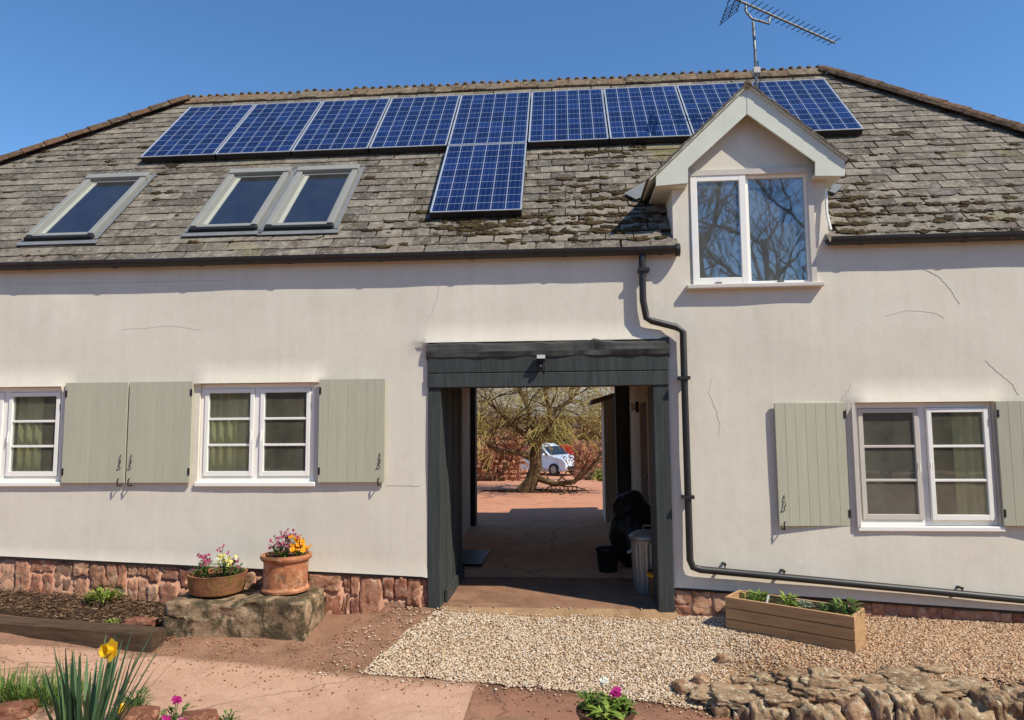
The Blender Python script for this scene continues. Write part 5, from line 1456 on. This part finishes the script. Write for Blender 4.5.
# ---- bowl of plants at the bottom centre
zc = zpath(.7)
x, y = GP(606, 729, zc+.12); 
r_ = thing('plant_bowl', 'dark brown round bowl of spring plants at the bottom centre', 'plant pot', (x, y, pathz(x, y)))
m = MB(); m.lathe([(.10, 0), (.13, .02), (.165, .12), (.175, .20), (.19, .205), (.19, .225), (.165, .225), (.155, .19), (0, .185)], n=36, wob=.01); m.build('pot', M['darkpot'], r_, smooth=False)
m = MB(); m.lathe([(.155, .195), (.08, .21), (0, .215)], wob=.1); m.build('compost', M['compost'], r_)
zt = pathz(x, y)+.21
rn = random.Random(77)
plant('flower_plant', (x-.10, y+.02, zt), 'fine leaved green plant at the left in the bottom bowl', 'flowers', 0, [], rn, None, 'grass', .12, .018, .07, .05, 70)
plant('flower_plant', (x-.01, y+.08, zt), 'round white flower on a stem standing in the bottom bowl', 'flowers', 0, [('whitep', 5, .05, .15, .165, 0, 0, .008)], rn, None, 'green', .06, .02, .06, .04, 18)
plant('flower_plant', (x+.06, y+.02, zt), 'magenta pom pom daisy in the bottom bowl', 'flowers', 0, [('magenta', 9, .045, .09, .12, .0, 0, .014)], rn, None, 'lime', .08, .03, .08, .06, 36)
plant('flower_plant', (x+.13, y-.01, zt), 'bright green leaves spilling over the right rim of the bottom bowl', 'flowers', 0, [], rn, None, 'grass', .09, .025, .07, .05, 36)
plant('flower_plant', (x+.01, y-.09, zt), 'lime green rosette at the front of the bottom bowl', 'flowers', 0, [], rn, None, 'lime', .06, .04, .12, .05, 30)

# ---- front left bed: rocks, daffodils, grass, daisies
m = MB()
n = 40; fx = list(np.linspace(-9, -1.85, 60))
def fbz(x, y):
    ed = yfront(x); t = min(1, max(0, (ed+.05-y)/.16)); return zpath(x)-.02+.09*t+.03*mnoise.noise(Vector((x*3, y*3, 1)))
ys = [-(2.05+.07*k) for k in range(36)]
o = sheet('flower_bed', fx, ys, lambda x, y: fbz(x, y), M['soil'], 0, lambda x, y: y < yfront(x)+.10); tag(o, 'raised bed of red soil at the bottom left', 'flower bed', kind='structure')
rn = random.Random(55)
stones = [(20, 704, .15, 'long flat red stone at the left edge of the front bed'), (62, 722, .11, 'red stone half hidden behind the daffodil leaves'), (136, 712, .15, 'broad red stone right of the daffodil leaves'), (116, 722, .10, 'low red stone at the foot of the yellow primrose'),
          (200, 712, .12, 'squared red stone with pale top beside the pink daisies'), (248, 722, .11, 'rounded red stone at the right tip of the front bed'), (6, 718, .11, 'small red stone in the bottom left corner')]
for i, (px_, py_, s_, lb) in enumerate(stones):
    zz = zpath(-4)+.06; x, y = GP(px_, py_, zz); m = MB(); m.rock((0, 0, 0), (s_*rn.uniform(.9, 1.2), s_*.7, s_*.5), 70+i*2.3, .14, 3, .6, rotz=rn.uniform(-.3, .3)); q = m.build('edging_stone', M['redrock'], smooth=True, loc=(x, y-.03, zz-.045)); tag(q, lb, 'stone', 'red stones edging the front bed')
def blades(m, c, n, L0, L1, w, spread, lean, rn, droop=.35, up=1.0, seg=5):
    for k in range(n):
        a = rn.uniform(0, 6.28); rr = spread*math.sqrt(rn.random()); l = rn.uniform(lean[0], lean[1]); L_ = rn.uniform(L0, L1)
        d = Vector((math.cos(a)*l, math.sin(a)*l, up)).normalized(); p = Vector(c)+Vector((rr*math.cos(a), rr*math.sin(a), 0))
        m.leaf(p, d, L_, w*rn.uniform(.8, 1.2), droop*rn.uniform(0, 1), seg)
def zb_(x, y): return fbz(x, y)
x, y = GP(85, 742, -.20); 
r_ = thing('daffodil_clump', 'clump of tall strap leaved daffodils with one open yellow flower', 'daffodils', (x, y, fbz(x, y)-.02))
m = MB(); blades(m, (0, 0, 0), 84, .36, .78, .023, .15, (.03, .62), rn, .25); m.build('leaves', M['bluegreen'], r_)
fx_, fz_ = F(112, 650, y); fp = Vector((fx_-x, -.0, fz_-(fbz(x, y)-.02)))
m = MB(); m.tube([(0.02, 0, 0), (fp.x*.7, 0, fp.z*.65), (fp.x*.98, .0, fp.z-.015), fp], .005, 6); m.build('stem', M['green'], r_)
m = MB(); nrm = Vector((-.35, -.85, .2)).normalized(); a_ = nrm.orthogonal().normalized(); b_ = nrm.cross(a_)
for q in range(6):
    t = q*PI/3; d = a_*math.cos(t)+b_*math.sin(t); m.leaf(fp, d+nrm*.12, .07, .07, 0, 4, side=nrm.cross(d))
fl = m.build('flower', M['yellow'], r_)
m = MB(); vs = []; 
for (rr, h) in ((.018, 0), (.023, .03), (.03, .05), (.038, .058)):
    for k in range(12): t = 2*PI*k/12; vs.append(fp+nrm*h+(a_*math.cos(t)+b_*math.sin(t))*rr*(1+(.12 if k % 2 else 0)*(rr > .02)))
m.add(vs, [(i*12+k, i*12+(k+1) % 12, (i+1)*12+(k+1) % 12, (i+1)*12+k) for i in range(3) for k in range(12)]); m.build('trumpet', M['yellow'], fl)
m = MB(); bp = fp+Vector((-.03, .02, -.005)); 
for q in range(5): m.leaf(bp, (math.cos(q*1.25)*.4, math.sin(q*1.25)*.4, -1), .04, .02, 0, 2)
m.build('flower', M['yellow'], r_)
for (px_, py_, lb, n, L0, L1) in ((22, 700, 'thick tuft of grass at the left edge of the front bed', 190, .2, .36), (48, 697, 'grass tuft between the left edge and the daffodil leaves', 170, .2, .36), (2, 694, 'grass tuft in the far left corner of the front bed', 140, .18, .34), (68, 702, 'thin grass tuft touching the left of the daffodil leaves', 110, .18, .34)):
    x, y = GP(px_, py_, -.23); o = MB(); blades(o, (0, 0, 0), n, L0, L1, .008, .10, (.1, .8), rn, .5); q = o.build('grass_tuft', M['grass'], loc=(x, y, fbz(x, y)-.01)); tag(q, lb, 'grass', 'grass tufts in the front bed')
def fplant(px_, py_, name, lb, cat, fl, **k):
    x, y = GP(px_, py_, -.23); return plant(name, (x, y, fbz(x, y)+.01), lb, cat, 0, fl, rn, None, **k)
fplant(125, 716, 'primrose', 'yellow primrose right of the daffodil stems', 'flowers', [('yellow', 10, .045, .10, .14, -.01, -.03, .018)], leafmat='green', stem_h=.09, lw=.02, ll=.08, spread=.07, nl=70)
fplant(134, 706, 'leafy_plant', 'bushy green plant behind the yellow primrose', 'plant', [], leafmat='green', stem_h=.13, lw=.014, ll=.09, spread=.08, nl=110)
fplant(176, 716, 'daisy_plant', 'tall magenta pom pom daisy with leaves in the front bed', 'flowers', [('magenta', 10, .042, .17, .19, .0, 0, .010)], leafmat='green', stem_h=.12, lw=.014, ll=.07, spread=.09, nl=70)
fplant(166, 728, 'daisy_plant', 'low magenta daisy close to the bottom edge', 'flowers', [('magenta', 9, .04, .10, .12, .0, 0, .010)], leafmat='lime', stem_h=.06, lw=.02, ll=.06, spread=.05, nl=26)
fplant(181, 727, 'daisy_plant', 'low pink daisy just right of the low magenta one', 'flowers', [('pink', 7, .034, .10, .12, .0, 0, .009)], leafmat='lime', stem_h=.06, lw=.02, ll=.06, spread=.05, nl=26)
fplant(98, 708, 'crocus', 'pale purple crocus at the foot of the daffodil leaves', 'flowers', [('purple', 7, .035, .05, .10, 0, 0, .015)], leafmat='green', stem_h=.05, lw=.008, ll=.08, spread=.03, nl=16)
fplant(228, 714, 'leafy_plant', 'small dark green plant between the squared and the rounded stone', 'plant', [], leafmat='green', stem_h=.08, lw=.012, ll=.06, spread=.05, nl=50)
fplant(46, 728, 'leafy_plant', 'lime green low plant at the bottom left below the grass', 'plant', [], leafmat='lime', stem_h=.05, lw=.02, ll=.06, spread=.12, nl=90)

# ------------------------------------------------------------------ the garden behind the viewer (seen in the window glass)
def bare_tree(x, y, H, seed, lb):
    rn = random.Random(seed); root = thing('bare_tree', lb, 'tree', (x, y, gh(x, y)-.1)); m = MB(); tips = []
    p = Vector((0, 0, 0)); tr = [p, Vector((.1, 0, H*.12)), Vector((-.05, .1, H*.25)), Vector((.15, 0, H*.42)), Vector((0, 0, H*.62))]
    m.tube(tr, [.28, .22, .19, .15, .10], 9, cap=False)
    for k in range(15):
        t = rn.uniform(.25, 1); i = min(3, int(t*4)); q = tr[i].lerp(tr[i+1], t*4-i); a = rn.uniform(0, 6.28)
        branch(m, q, Vector((math.cos(a), math.sin(a), rn.uniform(.15, 1.1))), H*rn.uniform(.22, .34), .085, 4, rn, tips, -.05, (2, 3), .45, .010, 4, (.6, .82))
    m.build('trunk', M['barkdark'], root)
for i, (x, y, H) in enumerate(((4.6, -17, 14), (7.6, -20, 15), (10.5, -21, 15))):
    bare_tree(x, y, H, 60+i, ['bare winter tree mirrored in the left dormer light', 'bare winter tree mirrored in the right dormer light', 'bare winter tree mirrored at the right side of the dormer glass'][i])
rn = random.Random(2)
r_ = thing('hedge', 'dark garden hedge facing the cottage, mirrored in the windows', 'hedge', (0, -24, gh(0, -24)))
m = MB(); m.box(-26, .5, 0, 26, 1.3, 6.2); m.build('stem', M['hedgecore'], r_)
m = MB()
for k in range(22000):
    x = rn.uniform(-27, 27); z = rn.uniform(0, 6.8); y = rn.uniform(-.3, 1.7)
    m.leaf((x, y, z), (rn.uniform(-1, 1), rn.uniform(-1, 1), rn.uniform(-.5, 1)), rn.uniform(.2, .42), .22, .1, 2, side=(rn.uniform(-1, 1), rn.uniform(-1, 1), rn.uniform(-1, 1)))
m.build('foliage', M['hedge'], r_)

# ------------------------------------------------------------------ camera, light, sky
cam = bpy.data.cameras.new('camera'); co = bpy.data.objects.new('camera', cam); COL.objects.link(co)
mw = Matrix(((CR[0], CU[0], -CF[0], CAM[0]), (CR[1], CU[1], -CF[1], CAM[1]), (CR[2], CU[2], -CF[2], CAM[2]), (0, 0, 0, 1)))
co.matrix_world = mw; cam.sensor_width = 36; cam.lens = FOC*36/1024; cam.clip_end = 2000; cam.clip_start = .05
S.camera = co
ELEV, AZ = R(49), R(59)                                       # AZ: to the right of the wall's outward normal
sd = Vector((math.sin(AZ)*math.cos(ELEV), -math.cos(AZ)*math.cos(ELEV), math.sin(ELEV)))   # towards the sun
sun = bpy.data.lights.new('sun', 'SUN'); sun.energy = 5.0; sun.angle = R(.53); sun.color = (1, .94, .81)
so = bpy.data.objects.new('sun', sun); COL.objects.link(so); so.rotation_euler = sd.to_track_quat('Z', 'Y').to_euler()
w = bpy.data.worlds.new('World'); S.world = w; w.use_nodes = True; nt = w.node_tree
sky = nt.nodes.new('ShaderNodeTexSky'); sky.sky_type = 'NISHITA'; sky.sun_disc = False; sky.sun_elevation = ELEV
sky.sun_rotation = math.atan2(sd.x, sd.y); sky.air_density = 1.0; sky.dust_density = 0.0; sky.ozone_density = 4.0; sky.altitude = 100
bg = nt.nodes['Background']; bg.inputs['Strength'].default_value = .15; hs = nt.nodes.new('ShaderNodeHueSaturation'); hs.inputs['Saturation'].default_value = 1.16; hs.inputs['Value'].default_value = 1.08; nt.links.new(sky.outputs[0], hs.inputs['Color']); nt.links.new(hs.outputs[0], bg.inputs['Color'])
S.view_settings.view_transform = 'Standard'; S.view_settings.look = 'None'; S.view_settings.exposure = 0.06; S.view_settings.gamma = 1
S.cycles.max_bounces = 8; S.cycles.transparent_max_bounces = 12
try: S.cycles.use_denoising = True
except Exception: pass
